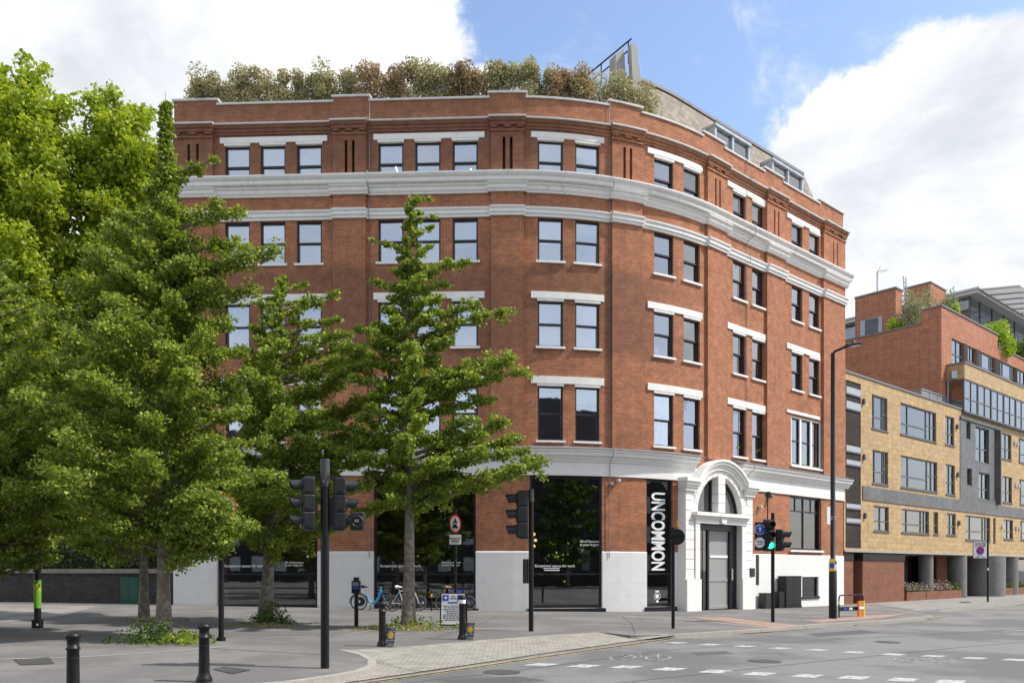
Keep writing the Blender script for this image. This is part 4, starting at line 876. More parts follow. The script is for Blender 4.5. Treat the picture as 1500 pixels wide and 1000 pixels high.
# projecting bay: yellow band over ribbon glazing
o_b = .18; p0 = S(1413, o_b); zt = Zp(1413, 531, o_b); zm = Zp(1413, 554, o_b); zb = Zp(1413, 602, o_b)
mb = MB(); mb.pbox(p0, S1, -1.3, o_b, zm, zt); mb.build('bay_band', M['ytile'], apt, True)
mb = MB(); mb.pbox(p0-.06, S1, -1.3, o_b+.06, zt, zt+.09); mb.pbox(p0-.04, S1, -1.3, o_b+.06, zb-.12, zb); mb.build('bay_edges', M['lead'], apt, True)
s_ = p0; k = 0
while s_ < 72:
    lights('bay_window', s_, s_+2.55, zb, zm, 'bay', o_b-.07, cur=.7); s_ += 2.57; k += 1
mb = MB(); mb.pbox(s_, S1, -.2, o_b-.03, zb, zm); mb.build('bay_glazing', M['wframe'], apt, True)
(x0, y0), (x1, y1) = P(p0, o_b-.02), P(p0, -1.0)
mb = MB(); mb.add([(x0, y0, zb), (x1, y1, zb), (x1, y1, zm), (x0, y0, zm)], [(0, 1, 2, 3)]); mb.build('bay_side_pane', M['glass_r'], apt, True)
mb = MB(); mb.tube([(*P(p0-.1, -.55), zt-.9), (*P(p0-.1, -.85), zt-1.1), (*P(p0-.1, -.9), ZR)], .06, 8)
xx, yy = P(p0-.1, -.5); mb.box(xx-.2, xx+.2, yy-.15, yy+.15, zt-1.0, zt-.5); mb.build('downpipe', M['metal'], apt, True)
# terrace balustrade on the low roof
t0, t1 = S(1350, -.9), S(1394, -.9); mb = MB(); mb.pbox(t0, p0-.3, -.95, -.9, ZR, ZR+.95); (x0, y0), (x1, y1) = P(t0, -.9), P(t0, -3.6)
mb.pbox(t0-.02, t0+.02, -4.6, -.9, ZR, ZR+.95)
M['perf'] = mat('perforated_panel', (.22, .225, .23), .6, .25, 40); mb.build('balustrade_panels', M['perf'], apt, True)
mb = MB(); mb.pbox(t0-.05, p0-.3, -.98, -.86, ZR+.95, ZR+1.02)
for k in range(4): c = t0+(p0-.3-t0)*k/3.2; mb.pbox(c-.03, c+.03, -.99, -.87, ZR, ZR+.98)
mb.build('handrail', M['steel'], apt, True)
# two terracotta lift housings on the roof
def block(name, pxc, pyt, pxl, o, length, zlo, label):
    s0 = S(pxc, o); z1 = Zp(pxc, pyt, o)
    lo, hi = 0, 25
    for _ in range(40):
        m_ = (lo+hi)/2; x, y = P(s0, o-m_)
        if 750+F*x/y > pxl: lo = m_
        else: hi = m_
    mb = MB(); ds = lo
    (xa, ya), (xb, yb), (xc, yc), (xd, yd) = P(s0, o), P(s0, o-ds), P(s0+length, o-ds), P(s0+length, o)
    mb.add([(xa, ya, zlo), (xb, yb, zlo), (xb, yb, z1), (xa, ya, z1)], [(0, 1, 2, 3)], [(0, zlo), (ds, zlo), (ds, z1), (0, z1)])
    mb.add([(xa, ya, zlo), (xd, yd, zlo), (xd, yd, z1), (xa, ya, z1)], [(0, 1, 2, 3)], [(0, zlo), (length, zlo), (length, z1), (0, z1)])
    mb.add([(xb, yb, zlo), (xc, yc, zlo), (xc, yc, z1), (xb, yb, z1)], [(0, 1, 2, 3)]); mb.add([(xd, yd, zlo), (xc, yc, zlo), (xc, yc, z1), (xd, yd, z1)], [(0, 1, 2, 3)])
    mb.add([(xa, ya, z1-.01), (xb, yb, z1-.01), (xc, yc, z1-.01), (xd, yd, z1-.01)], [(0, 1, 2, 3)])
    ob = mb.build(name, M['rtile'], apt, True); c = MB(); c.pbox(s0-.06, s0+length+.06, o-ds-.05, o+.06, z1, z1+.12); q = c.build('roof_edge', M['lead'], ob)
    for v in q.data.vertices: v.co -= LOC
    return s0, z1, ds
bA = block('roof_housing', 1312, 422, 1252.5, -6.0, 1.2, 17.2, ''); bB = block('roof_housing', 1363, 414, 1326, -6.6, 3.2, 17.2, '')
# glass front with slab of foil in the left housing
mb = MB(); a0_ = -6.0-bA[2]*.32; mb.pbox(bA[0]-.05, bA[0]-.01, -6-bA[2]*.86, a0_, 17.4, bA[1]-1.9); mb.build('housing_glazing', M['glass_r'], apt, True)
mb = MB(); mb.pbox(bA[0]-.08, bA[0]-.05, -6-bA[2]*.74, -6-bA[2]*.42, 17.4, bA[1]-1.95); mb.build('housing_panel', mat('dark_sheeting', (.09, .09, .09), .4, .6, 1.5, bump=.6, bsc=3), apt, True)
# glazed pavilion with wide metal eaves: corner of the eaves, side running back from the street
po = -5.0; sk = S(1461, po); zc = Zp(1461, 421, po)
mb = MB(); mb.pbox(sk+.8, S1, -40, po-.9, 17.2, zc-.45); mb.build('pavilion_glazing', M['glass_r'], apt, True)
mb = MB(); mb.pbox(sk+1.6, S1, -40, po-2.2, 17.2, zc-.6); mb.build('pavilion_room', M['curt'], apt, True)
mb = MB(); mb.pbox(sk, S1, -40, po, zc-.42, zc); mb.pbox(sk-.12, S1, -40, po+.12, zc-.12, zc+.05); mb.build('pavilion_roof', M['canopy'], apt, True)
mb = MB()
for k in range(12): mb.pbox(sk+.7, sk+.85, po-1.0-k*2.6, po-.85-k*2.6, 17.2, zc-.42)
for k in range(5): mb.pbox(sk+3+k*3, sk+3.12+k*3, po-1.0, po-.85, 17.2, zc-.42)
mb.build('pavilion_post', M['wframe'], apt, True)
mb = MB()
for k in range(15): mb.sweep([(po+.2+k*.2, zc-.10-k*.03), (po+.32+k*.2, zc-.13-k*.03), (po+.32+k*.2, zc-.09-k*.03), (po+.2+k*.2, zc-.06-k*.03)], sk+.3, S1)
for k in range(9): mb.sweep([(po+.1, zc-.22), (po+3.2, zc-.72), (po+3.2, zc-.6), (po+.1, zc-.1)], sk+.4+k*2, sk+.5+k*2)
mb.build('slatted_canopy', M['canopy'], apt, True)
# mast aerial and ladder on the roof
ao = -8.0; x, y = P(rs, ao); zbA = z_st
def onroof(px, o): s_ = S(px, o); return P(s_, o)
x, y = onroof(1285, -8.5); zt_ = 1.7-(398-834)/F*y; zl = 17.3
ae = thing('aerial', 'thin metal roof mast with a small horizontal aerial at its top', 'aerial', (x, y, zl))
mb = MB(); mb.tube([(0, 0, 0), (0, 0, zt_-zl)], .05, 6); mb.build('mast', M['steel'], ae)
mb = MB(); mb.tube([(-.05, 0, zt_-zl), (.85, .1, zt_-zl+.15)], .02, 5)
for k in range(5): mb.tube([(.1+k*.17, .0, zt_-zl-.16+k*.03), (.1+k*.17, .05, zt_-zl+.2+k*.03)], .012, 5)
mb.tube([(-.7, 0, zt_-zl-2.2), (.6, 0, zt_-zl-2.0)], .02, 5); mb.tube([(-.1, 0, zt_-zl-.4), (.25, -.1, zt_-zl+.5)], .018, 5); mb.build('antenna', M['steel'], ae)
mb = MB(); mb.tube([(0, 0, 1.6), (.45, -.2, .0)], .025, 5); mb.tube([(0, 0, 1.6), (-.2, .4, .0)], .025, 5); mb.build('stay', M['steel'], ae)
x, y = onroof(1328, -5.0); zt_ = 1.7-(404-834)/F*y
ld = thing('ladder', 'aluminium ladder leaning up between the two roof housings', 'ladder', (x, y, 17.3), yaw(45))
H = zt_-17.3; mb = MB()
for sx in (-.2, .2): mb.tube([(sx-.2, -.3, 0), (sx+.1, .2, H)], .04, 6)
mb.build('rail', M['steel'], ld); mb = MB()
for k in range(1, int(H/.3)): t_ = k*.3/H; mb.tube([(-.4+.3*t_, -.3+.5*t_, k*.3), (.3*t_, -.3+.5*t_, k*.3)], .025, 5)
mb.build('rungs', M['steel'], ld)
# ------------------------------------------------------------------ unseen block added across the road, only to be mirrored in the glass
opp = thing('added_block', 'added dark brick block out of view across the road, mirrored in the shop windows', 'building', (0, -32, 0))
mb = MB(); mb.box(-55, 12, -16, 0, -.3, 19); mb.box(12, 75, -16, 4, -.3, 21); mb.build('wall', M['dbrick'], opp)
for k in range(26):
    for j in range(4):
        mb = MB(); x0 = -54+k*3; zz = 1.5+j*3.3; yy = 0 if x0 < 11 else 4; mb.box(x0, x0+1.5, yy-.05, yy+.03, zz, zz+1.8)
        if k < 26: mb.build('window', M['curt'], opp)
# ------------------------------------------------------------------ boundary wall with railings on the left
opr = thing('added_block', 'added dark brick block out of view across the junction, mirrored in the lettered window', 'building', (66, 0, -.3))  # unseen block added so the lettered glass reflects something dark
mb = MB(); mb.box(0, 14, -34, 16, 0, 17); mb.build('wall', M['dbrick'], opr)
for k in range(11):
    for j in range(4): mb = MB(); mb.box(-.05, .03, -32+k*4.2, -30.2+k*4.2, 1.8+j*3.6, 3.8+j*3.6); mb.build('window', M['metal'], opr)
bw_ = thing('boundary_wall', 'low dark brick wall with stone coping and black railings left of the brick building', 'wall', (-22, 35, .3))
yl, yr = 35.2, 34.9
mb = MB()
x0, x1 = -60, -14.3; yA, yB = 37, 34.85
def wy(x): return yA+(yB-yA)*(x-x0)/(x1-x0)
mb.add([(x0, wy(x0), -.2), (x1, wy(x1), -.2), (x1, wy(x1), 1.55), (x0, wy(x0), 1.55)], [(0, 1, 2, 3)], [(0, 0), (46, 0), (46, 1.75), (0, 1.75)])
mb.add([(x0, wy(x0)+.35, -.2), (x1, wy(x1)+.35, -.2), (x1, wy(x1)+.35, 1.55), (x0, wy(x0)+.35, 1.55)], [(0, 1, 2, 3)], [(0, 0), (46, 0), (46, 1.75), (0, 1.75)])
mb.build('brickwork', M['dbrick'], bw_, True)
M['stonec'] = mat('mossy_coping', (.24, .22, .18), .9, .25, 5, bump=.3, dirt=(.1, .1, .07))
mb = MB(); mb.add([(x, wy(x)+dy, z) for x in (x0, x1) for dy in (-.08, .43) for z in (1.55, 1.74)], [(0, 4, 5, 1), (2, 3, 7, 6), (1, 5, 7, 3), (4, 6, 7, 5), (0, 2, 6, 4)]); mb.build('coping', M['stonec'], bw_, True)
mb = MB(); x = -26.0
while x < -14.4:
    y = wy(x)+.18; mb.tube([(x, y, 1.7), (x, y, 3.05), (x, y, 3.2)], [.014, .014, .003], 4, False); x += .115
for z in (1.9, 2.95): mb.box(-26, -14.4, wy(-20)+.15, wy(-20)+.2, z, z+.04)
mb.build('railings', M['black'], bw_, True)
# parkland ground and a glimpse of an orange brick house
o = flat('park_ground', [(-80, 37.5), (-14.6, 36), (-14.6, 60), (-80, 60)], .2, mat('park_soil', (.06, .07, .03), .95, .3, 3))
ph = thing('park_house', 'orange brick house glimpsed through the leaves at the left edge', 'house', (-34, 54, .2))
mb = MB(); mb.box(-7, 5, 0, 6, 0, 13.2); mb.prism([(-7.4, 13.2), (5.4, 13.2), (4, 15.4), (-6, 15.4)], -.3, 6.3); mb.build('wall', M['brick'], ph)
for u in (-5, -1.5, 2): mb = MB(); mb.box(u, u+1.2, -.06, .05, 9, 10.8); mb.build('window', M['sign_w'], ph)
# ------------------------------------------------------------------ trees
rng = np.random.default_rng(11)
def leaves(name, pts, size, m, parent=None, up=.6, asp=1.0, flutter=.8, kind=None, jit=.35):
    n = len(pts); pts = np.asarray(pts, dtype=np.float64)
    nrm = rng.normal(size=(n, 3))*flutter+np.array([0, 0, up]); nrm /= np.linalg.norm(nrm, axis=1)[:, None]
    r = rng.normal(size=(n, 3)); t = np.cross(nrm, r); t /= np.linalg.norm(t, axis=1)[:, None]; b = np.cross(nrm, t)
    s = size*(1+jit*rng.normal(size=n)).clip(.45, 1.8)[:, None]
    # fan shaped leaf of five points: stalk end, two flanks, two tips with a slight fold
    q = [(-.55, 0, 0), (.05, .55*asp, .10), (.5, .28*asp, .02), (.5, -.28*asp, .02), (.05, -.55*asp, .10)]
    V = np.concatenate([(pts+t*s*a+b*s*c+nrm*s*d)[:, None, :] for a, c, d in q], axis=1).reshape(-1, 3)
    me = bpy.data.meshes.new(name); me.vertices.add(n*5); me.vertices.foreach_set('co', V.ravel()); me.loops.add(n*5); me.loops.foreach_set('vertex_index', np.arange(n*5, dtype=np.int32))
    me.polygons.add(n); me.polygons.foreach_set('loop_start', np.arange(0, n*5, 5, dtype=np.int32)); me.polygons.foreach_set('loop_total', np.full(n, 5, dtype=np.int32)); me.update(calc_edges=True); me.validate()
    me.materials.append(m); o = put(bpy.data.objects.new(name, me), parent)
    if kind: o['kind'] = kind
    return o
def interp(t, xs, ys):
    return float(np.interp(t, xs, ys))
def tree(name, label, cat, base, top_z, sil, mleaf, nl, size, r0, group=None, nlimb=70, seed=1, lo=None, droop=.0, rise=.35, bark='bark', bow=.15, extra=(), depthk=1.0, spread=.13, lean=(0, 0), twigs=7, mb_limit=.25):
    """sil: (z, left, right) half widths of the outline in metres"""
    rd = random.Random(seed); x, y, z = base; t = thing(name, label, cat, (x, y, z), 0, group); H = top_z-z
    zs = [q[0] for q in sil]; Ls = [q[1] for q in sil]; Rs = [q[2] for q in sil]
    wood = MB(); tp = []; ph = rd.random()*6
    for k in range(13):
        f = k/12; tp.append((lean[0]*f*H+bow*math.sin(f*5+ph)*f, lean[1]*f*H+bow*math.cos(f*4+ph)*f, H*f))
    def trunk(f):
        f = min(max(f, 0), .999)*12; i = int(f); a, b = Vector(tp[i]), Vector(tp[i+1]); return a.lerp(b, f-i)
    rad = [max(.004, r0*(1-.985*(k/12))*(1+.35*math.exp(-k*1.5))) for k in range(13)]
    wood.tube(tp, rad, 12)
    P_ = []; wts = []
    z_lo = lo if lo is not None else zs[0]
    ga_ = rd.random()*6; limbs = []
    for i in range(nlimb):
        f = (i+rd.random())/nlimb; zt = z_lo+(top_z-.25-z_lo)*f**.9; ga_ += 2.399+rd.uniform(-.4, .4)
        c, s_ = math.cos(ga_), math.sin(ga_); rl = interp(zt, zs, Rs) if c > 0 else interp(zt, zs, Ls); rm = (interp(zt, zs, Rs)+interp(zt, zs, Ls))/2*depthk
        R = abs(c)*rl+(1-abs(c))*rm; R *= rd.choice([.55, .7, .8, .9, 1.0, 1.03]); limbs.append((zt, c*R, s_*R))
    for e in extra: limbs.append(e)
    for zt, dx, dy in limbs:
        R = math.hypot(dx, dy)
        zb_ = zt-z-rise*R-droop*R*0; a = trunk(zb_/H); tip = Vector((trunk((zt-z)/H).x+dx, trunk((zt-z)/H).y+dy, zt-z))
        n = 7; pts = []; kx, ky, kz = rd.uniform(-1, 1), rd.uniform(-1, 1), rd.uniform(-.5, 1)
        for k in range(n+1):
            u = k/n; p = a.lerp(tip, u); am = math.sin(u*math.pi)*R*.10; p += Vector((kx*am, ky*am, kz*am*.7+droop*R*(math.sin(u*math.pi)*.6)))
            pts.append(p)
        rr = max(.012, min(.34*r0, .018*R+.01)); wood.tube(pts, [rr*(1-.85*k/n)+.004 for k in range(n+1)], 5, False)
        m_ = max(3, int(twigs*R/1.4))
        for k in range(m_):
            u = .18+.82*((k+rd.random())/m_)**.85; i = min(int(u*n), n-1); p = pts[i].lerp(pts[i+1], u*n-i)
            L = (.16+.42*rd.random())*(1.15-.6*u)*min(1.3, .2+R*.42); d = Vector((rd.gauss(0, 1), rd.gauss(0, 1), rd.gauss(.1, .45))).normalized()*L
            if rd.random() < .4: wood.tube([p, p+d*.5+Vector((0, 0, .04)), p+d], [.008, .006, .003], 3, False)
            for q in range(4): v = q/3; P_.append(p+d*v); wts.append(1)
        P_.append(tip); wts.append(2)
    # twigs right along the leader
    for k in range(int(nlimb*.7)):
        fr_ = .25+.7*rd.random(); zt = z_lo+(top_z-z_lo)*fr_; p = trunk((zt-z)/H); kk = max(.03, .24*(1.1-fr_)); d = Vector((rd.gauss(0, kk), rd.gauss(0, kk), rd.gauss(.05, .1))); P_.append(p+d); wts.append(1)
    wood.build('trunk', M[bark], t)
    fz = np.clip((top_z-z-np.array([p[2] for p in P_]))/4.0, .30, 1)
    w_ = np.array(wts, float)*fz; w_ /= w_.sum(); idx = rng.choice(len(P_), size=nl, p=w_); C = np.array([tuple(p) for p in P_])[idx]
    off = rng.normal(size=(nl, 3)); off /= np.linalg.norm(off, axis=1)[:, None]; off *= (rng.random(nl)**.5)[:, None]*spread*2; off[:, 2] *= .6; off *= fz[idx][:, None]**.6
    leaves('crown', C+off, size, mleaf, t); return t
def sil(base, rows): # outline rows in pixels (y, left x, right x) turned into metres at the distance of the trunk
    Y = base.y; k = Y/F; out = []
    for yy, xl, xr in rows:
        z = 1.7-(yy-834)*k; cx_ = base.x
        out.append((z, max(.05, cx_-(xl-750)*k), max(.05, (xr-750)*k-cx_)))
    out.sort(); return out, out[-1][0]
def px2(base, px, py, dy=0): k = base.y/F; return (1.7-(py-834)*k, (px-750)*k-base.x, dy)
b5 = G(598, 921); s5, t5 = sil(b5, [(745, 575, 630), (720, 550, 660), (690, 520, 690), (665, 495, 715), (640, 490, 705), (610, 505, 690), (575, 505, 690), (545, 520, 690), (515, 535, 680), (485, 548, 668), (455, 560, 665), (425, 575, 640), (395, 585, 640), (365, 590, 640), (335, 596, 632), (305, 603, 630), (275, 615, 624)])
e5 = [px2(b5, 797, 680, -.4), px2(b5, 785, 668, .5), px2(b5, 770, 660, 0), px2(b5, 760, 690, -.6), px2(b5, 760, 640, .3), px2(b5, 740, 620, -.2), px2(b5, 768, 543, 0), px2(b5, 752, 530, -.3), px2(b5, 725, 525, .4), px2(b5, 738, 457, 0), px2(b5, 700, 452, -.3), px2(b5, 686, 383, 0), px2(b5, 660, 380, .2), px2(b5, 546, 354, 0), px2(b5, 570, 362, -.2), px2(b5, 548, 415, -.2), px2(b5, 655, 415, .2), px2(b5, 505, 515, -.2), px2(b5, 530, 480, .2), px2(b5, 700, 560, -.5), px2(b5, 720, 580, .4), px2(b5, 625, 290, 0), px2(b5, 632, 312, .1), px2(b5, 600, 330, 0), px2(b5, 480, 655, -.3), px2(b5, 470, 620, .2)]
tree('ginkgo_tree', 'slender ginkgo tree in front of the second shop window, its tip reaching the cornice', 'tree', (b5.x, b5.y, b5.z), t5, s5, M['leaf_g'], 84000, .058, .17, 'ginkgo trees on the pavement', 96, 3, extra=e5, spread=.11, lean=(.006, 0), depthk=.9)
b4 = G(388, 913); s4, t4 = sil(b4, [(800, 345, 440), (785, 315, 520), (770, 300, 545), (740, 290, 560), (700, 300, 560), (650, 320, 550), (600, 330, 545), (550, 345, 535), (500, 350, 515), (460, 362, 480), (430, 385, 450), (392, 412, 428)])
tree('ginkgo_tree', 'mid-height ginkgo tree with a leaning trunk behind the left traffic signals', 'tree', (b4.x, b4.y, b4.z), t4, s4, M['leaf_g'], 95000, .062, .19, 'ginkgo trees on the pavement', 100, 4, extra=[px2(b4, 470, 425, 0), px2(b4, 520, 520, 0), px2(b4, 545, 650, 0), px2(b4, 345, 440, .2)], spread=.14, lean=(.055, 0), depthk=.8, lo=None)
b2 = G(240, 936); s2, t2 = sil(b2, [(790, 190, 300), (775, 120, 350), (755, 60, 375), (740, 40, 380), (700, 20, 385), (650, 10, 372), (600, 20, 372), (550, 40, 365), (500, 60, 345), (450, 80, 330), (400, 105, 305), (350, 150, 280), (310, 180, 266), (280, 205, 262), (262, 222, 252), (240, 232, 248), (200, 236, 246), (160, 239, 245), (135, 242, 244)])
e2 = [px2(b2, 310, 232, 0), px2(b2, 285, 245, .2), px2(b2, 265, 262, 0), px2(b2, 352, 308, 0), px2(b2, 320, 300, -.2), px2(b2, 395, 365, 0), px2(b2, 365, 382, -.3), px2(b2, 370, 425, 0), px2(b2, 340, 345, .2), px2(b2, 345, 790, -.6), px2(b2, 378, 770, -.4), px2(b2, 300, 810, -.5), px2(b2, 322, 738, -.9), px2(b2, 345, 758, -1.0), px2(b2, 305, 762, -.8), px2(b2, 335, 775, -.9), px2(b2, 318, 722, -1.0), px2(b2, 328, 745, -.6), px2(b2, 338, 748, -.7), px2(b2, 325, 735, -1.2), px2(b2, 340, 736, -1.1), px2(b2, 332, 752, -1.3), px2(b2, 350, 744, -.8)]
tree('ginkgo_tree', 'tallest ginkgo tree on the pavement, rising past the left end of the cornice', 'tree', (b2.x, b2.y, b2.z), t2, s2, M['leaf_g'], 165000, .053, .15, 'ginkgo trees on the pavement', 170, 5, extra=e2, spread=.13, depthk=.62, lean=(.000, 0), bow=.05)
b3 = G(211, 906); s3, t3 = sil(b3, [(800, 150, 280), (780, 60, 300), (750, 40, 310), (700, 30, 310), (650, 40, 300), (600, 60, 290), (550, 80, 275), (500, 100, 260), (450, 130, 245), (400, 150, 235), (360, 190, 215)])
tree('ginkgo_tree', 'ginkgo tree with a dark trunk standing close behind the tallest one', 'tree', (b3.x, b3.y, b3.z), t3, s3, M['leaf_g'], 45000, .085, .14, 'ginkgo trees on the pavement', 90, 6, spread=.16, depthk=.8)
b1 = G(-20, 925); s1_, t1 = sil(b1, [(830, -120, 60), (800, -160, 120), (750, -180, 150), (700, -190, 165), (650, -190, 170), (600, -180, 165), (550, -160, 150), (500, -120, 120), (450, -90, 90), (400, -60, 50), (370, -30, -5)])
tree('ginkgo_tree', 'ginkgo tree at the far left edge whose crown hangs over the painted pole', 'tree', (b1.x, b1.y, b1.z), t1, s1_, M['leaf_g'], 95000, .058, .17, 'ginkgo trees on the pavement', 120, 8, spread=.14, depthk=.7)
# plane trees of the park behind the wall
def plane(px, Y, rows, seed, nl, label, extra=()):
    b = Vector(((px-750)/F*Y, Y, .2)); s_, t_ = sil(b, rows)
    return tree('plane_tree', label, 'tree', tuple(b), t_, s_, M['leaf_p'], nl, .165, .45, 'plane trees in the park', 110, seed, spread=.55, rise=.9, bow=.5, depthk=.8, extra=extra, twigs=8)
plane(45, 44, [(830, -60, 150), (760, -150, 180), (650, -180, 170), (550, -180, 165), (450, -170, 150), (350, -150, 140), (250, -120, 128), (180, -90, 118), (130, -40, 100), (95, 15, 75), (80, 30, 60)], 21, 170000, 'tallest plane tree beyond the park wall, at the left edge')
plane(185, 46, [(830, 100, 260), (760, 90, 262), (650, 90, 268), (550, 95, 268), (450, 100, 272), (350, 105, 272), (280, 115, 268), (220, 125, 262), (170, 145, 248), (130, 160, 215)], 22, 130000, 'bright plane tree beyond the park wall, beside the brick building')
for px_, hh, sd_ in ((-14, 15, 31), (-3, 13, 32), (24, 16, 33)):  # unseen trees added only for the shop glass to reflect
    tree('added_tree', ['added leafy tree out of view, mirrored in the left shop windows', 'added smaller leafy tree out of view, mirrored in the third shop window', 'added leafy tree out of view, mirrored in the lettered window'][sd_-31], 'tree', (px_, -18, 0), hh, [(2.6, 2.5, 2.5), (5, 4.6, 4.6), (9, 4.4, 4.4), (12, 2.6, 2.6), (hh, .3, .3)], M['leaf_d'], 7000, .3, .2, 'added trees out of view across the road', 50, sd_, spread=.35)
# hedge and low shrubs behind the railings
for i, (px, w_, h_) in enumerate(((-40, 60, 3.4), (30, 60, 3.2), (95, 60, 3.6), (160, 60, 3.3), (220, 55, 3.5))):
    Y = 38.5; x = (px-750)/F*Y; t = thing('park_shrub', ['leafy dark shrub behind the railings at the left edge of the photo', 'dark shrub behind the railings just left of the painted pole', 'dark shrub behind the railings just right of the painted pole', 'dark shrub behind the railings left of the green cabinet', 'dark shrub behind the railings beside the brick building'][i], 'shrub', (x, Y, .2), 0, 'shrubs behind the railings')
    n = 6500; p = rng.normal(size=(n, 3))*np.array([1.0, .8, 1.15])*.9; p[:, 2] = np.abs(p[:, 2])*1.3+.3; p = p[p[:, 2] < h_+1.3]
    leaves('foliage', p, .13, M['leaf_d'], t)
    mb = MB()
    for k in range(5): a = k*1.3; mb.tube([(0, 0, 0), (.3*math.cos(a), .3*math.sin(a), 1), (.9*math.cos(a), .7*math.sin(a), 2.4)], [.04, .03, .01], 5, False)
    mb.build('stems', M['bark'], t)
def bush(name, label, cat, loc, w_, d_, h_, m, n, size, group=None, seed=0, rz=0, clumps=9, low=.15, rad=(.22, .34)):
    rr = np.random.default_rng(seed+50); t = thing(name, label, cat, loc, rz, group)
    c = np.stack([rr.uniform(-.42, .42, clumps)*w_, rr.uniform(-.35, .35, clumps)*d_, rr.uniform(low+.15, .80, clumps)*h_], 1); r = rr.uniform(*rad, clumps)
    idx = rr.integers(0, clumps, n); off = rr.normal(size=(n, 3)); off /= np.linalg.norm(off, axis=1)[:, None]; off *= (rr.random(n)**.4)[:, None]
    p = c[idx]+off*r[idx][:, None]*np.array([w_*1.0, d_*1.1, h_*.85]); p = p[(p[:, 2] > low*h_*.5) & (p[:, 2] < h_*1.05)]
    leaves('foliage', p, size, m, t, up=.4, flutter=1.0); mb = MB()
    for k in range(clumps): q = c[k]; mb.tube([(q[0]*.35, q[1]*.35, 0), (q[0]*.7, q[1]*.7, q[2]*.5), tuple(q)], [.03, .02, .006], 4, False)
    mb.build('stems', M['bark'], t); return t
hd = [((276, 342), 101, 'leaf_h', 'pale olive bush, first at the left end of the roof hedge'), ((336, 407), 99, 'leaf_h', 'round olive bush, second from the left end of the roof hedge'), ((410, 472), 97, 'leaf_h', 'olive bush right of the first gap in the roof hedge'), ((464, 527), 93, 'leaf_h', 'pale bush ending above the second raised coping'), ((527, 603), 88, 'leaf_r', 'brownish bush above the second window bay of the roof line'), ((598, 662), 85, 'leaf_h', 'dense dark olive bush in the middle of the roof hedge'), ((655, 706), 90, 'leaf_r', 'small russet bush left of the tall middle bush'), ((704, 760), 84, 'leaf_h', 'tall olive bush above the middle raised coping'), ((762, 812), 90, 'leaf_h', 'pale bush right of the middle raised coping'), ((805, 862), 92, 'leaf_r', 'russet bush under the lower end of the stair rail'), ((846, 945), 97, 'leaf_h', 'widest olive bush, last before the shingle roof')]
for i, ((a, b), yt, mm, lab) in enumerate(hd):
    o_ = -1.15; s_ = (S(a, o_)+S(b, o_))/2; w_ = S(b, o_)-S(a, o_); x, y = P(s_, o_); h_ = 1.7-(yt-834)/F*y-20.85
    bush('roof_bush', lab, 'bush', (x, y, 20.85), w_*1.06, 1.3, h_*1.04, M[mm], 9000, .058, 'bushes of the roof hedge', i, yaw(s_), 26, .2, rad=(.13, .25))
# planting on the apartment block roof
for i, (px, py, w_, h_, o_, mm, lab) in enumerate(((1300, 500, 1.9, 3.2, -7.2, 'leaf_o', 'sparse olive shrub beside the aerial mast'), (1338, 490, 2.6, 3.3, -4.5, 'leaf_o', 'round silvery olive shrub below the ladder'), (1368, 470, 2.6, 3.2, -4.6, 'leaf_o', 'dark olive shrub behind the corner of the terracotta parapet'), (1318, 492, 1.5, 1.7, -5.2, 'leaf_y', 'small bright green shrub on the roof terrace'), (1395, 470, .9, 1.1, -2.4, 'leaf_y', 'little yellow-green shrub in front of the roof pavilion'),)):
    s_ = S(px, o_); x, y = P(s_, o_); yt_ = (448, 428, 414, 466, 441)[i]; zb_ = z_st-.72; h_ = 1.7-(yt_-834)/F*y-zb_; bush('roof_shrub', lab, 'shrub', (x, y, zb_), w_, w_*.8, h_, M[mm], 3200, .085, 'shrubs on the apartment roof terrace', 30+i, 0, 9, .3)
for i, (px, py, w_, h_, mm, lab) in enumerate(((1462, 508, 2.6, 3.4, 'leaf_y', 'feathery bright bamboo spilling over the stepped parapet'), (1495, 510, 3.0, 3.2, 'leaf_d', 'dark hanging shrub on the parapet at the right edge'))):
    s_ = S(px, -1.5); x, y = P(s_, -1.5); bush('roof_shrub', lab, 'shrub', (x, y, zlow-1.0), w_, 2.0, h_, M[mm], 6000, .11, 'shrubs on the apartment roof terrace', 40+i, 0, 14, .2)
# ------------------------------------------------------------------ weeds round the tree pits and in the street planters
def weeds(lab, px, py, n, w_, h_, m, seed, name='weeds', d_=.32, grass=0, sz=.04):
    c = G(px, py); rr = np.random.default_rng(seed); p = []
    for k in range(n):
        x, y = rr.normal(0, w_), rr.normal(0, d_); hh = h_*rr.uniform(.3, 1)*math.exp(-(x*x)/(w_*w_*3)); 
        for j in range(9): p.append((x+rr.normal(0, .04), y+rr.normal(0, .04), .02+hh*rr.random()))
    o = leaves(name, p, sz, m); o.location = c; tag(o, lab, 'weeds', None, 'stuff'); return o
weeds('green weeds and ivy at the foot of the tallest ginkgo trunk', 225, 941, 170, .42, .6, M['leaf_d'], 1); weeds('thin grass right of the tallest ginkgo trunk', 268, 941, 160, .3, .28, M['leaf_g'], 2)
weeds('leafy ivy clump at the foot of the leaning ginkgo trunk', 398, 914, 200, .28, .8, M['leaf_d'], 3, d_=.25); weeds('dry yellow grass round the leaning ginkgo trunk', 380, 917, 90, .6, .12, M['straw'], 4, sz=.025)
weeds('green weeds round the slender ginkgo trunk', 605, 921, 120, .62, .42, M['leaf_g'], 5, d_=.3); weeds('straw coloured grass round the slender ginkgo trunk', 592, 922, 200, .7, .16, M['straw'], 6, d_=.35, sz=.025)
weeds('reddish leaf litter beside the dark ginkgo trunk', 222, 909, 90, .4, .1, M['leaf_r'], 7)
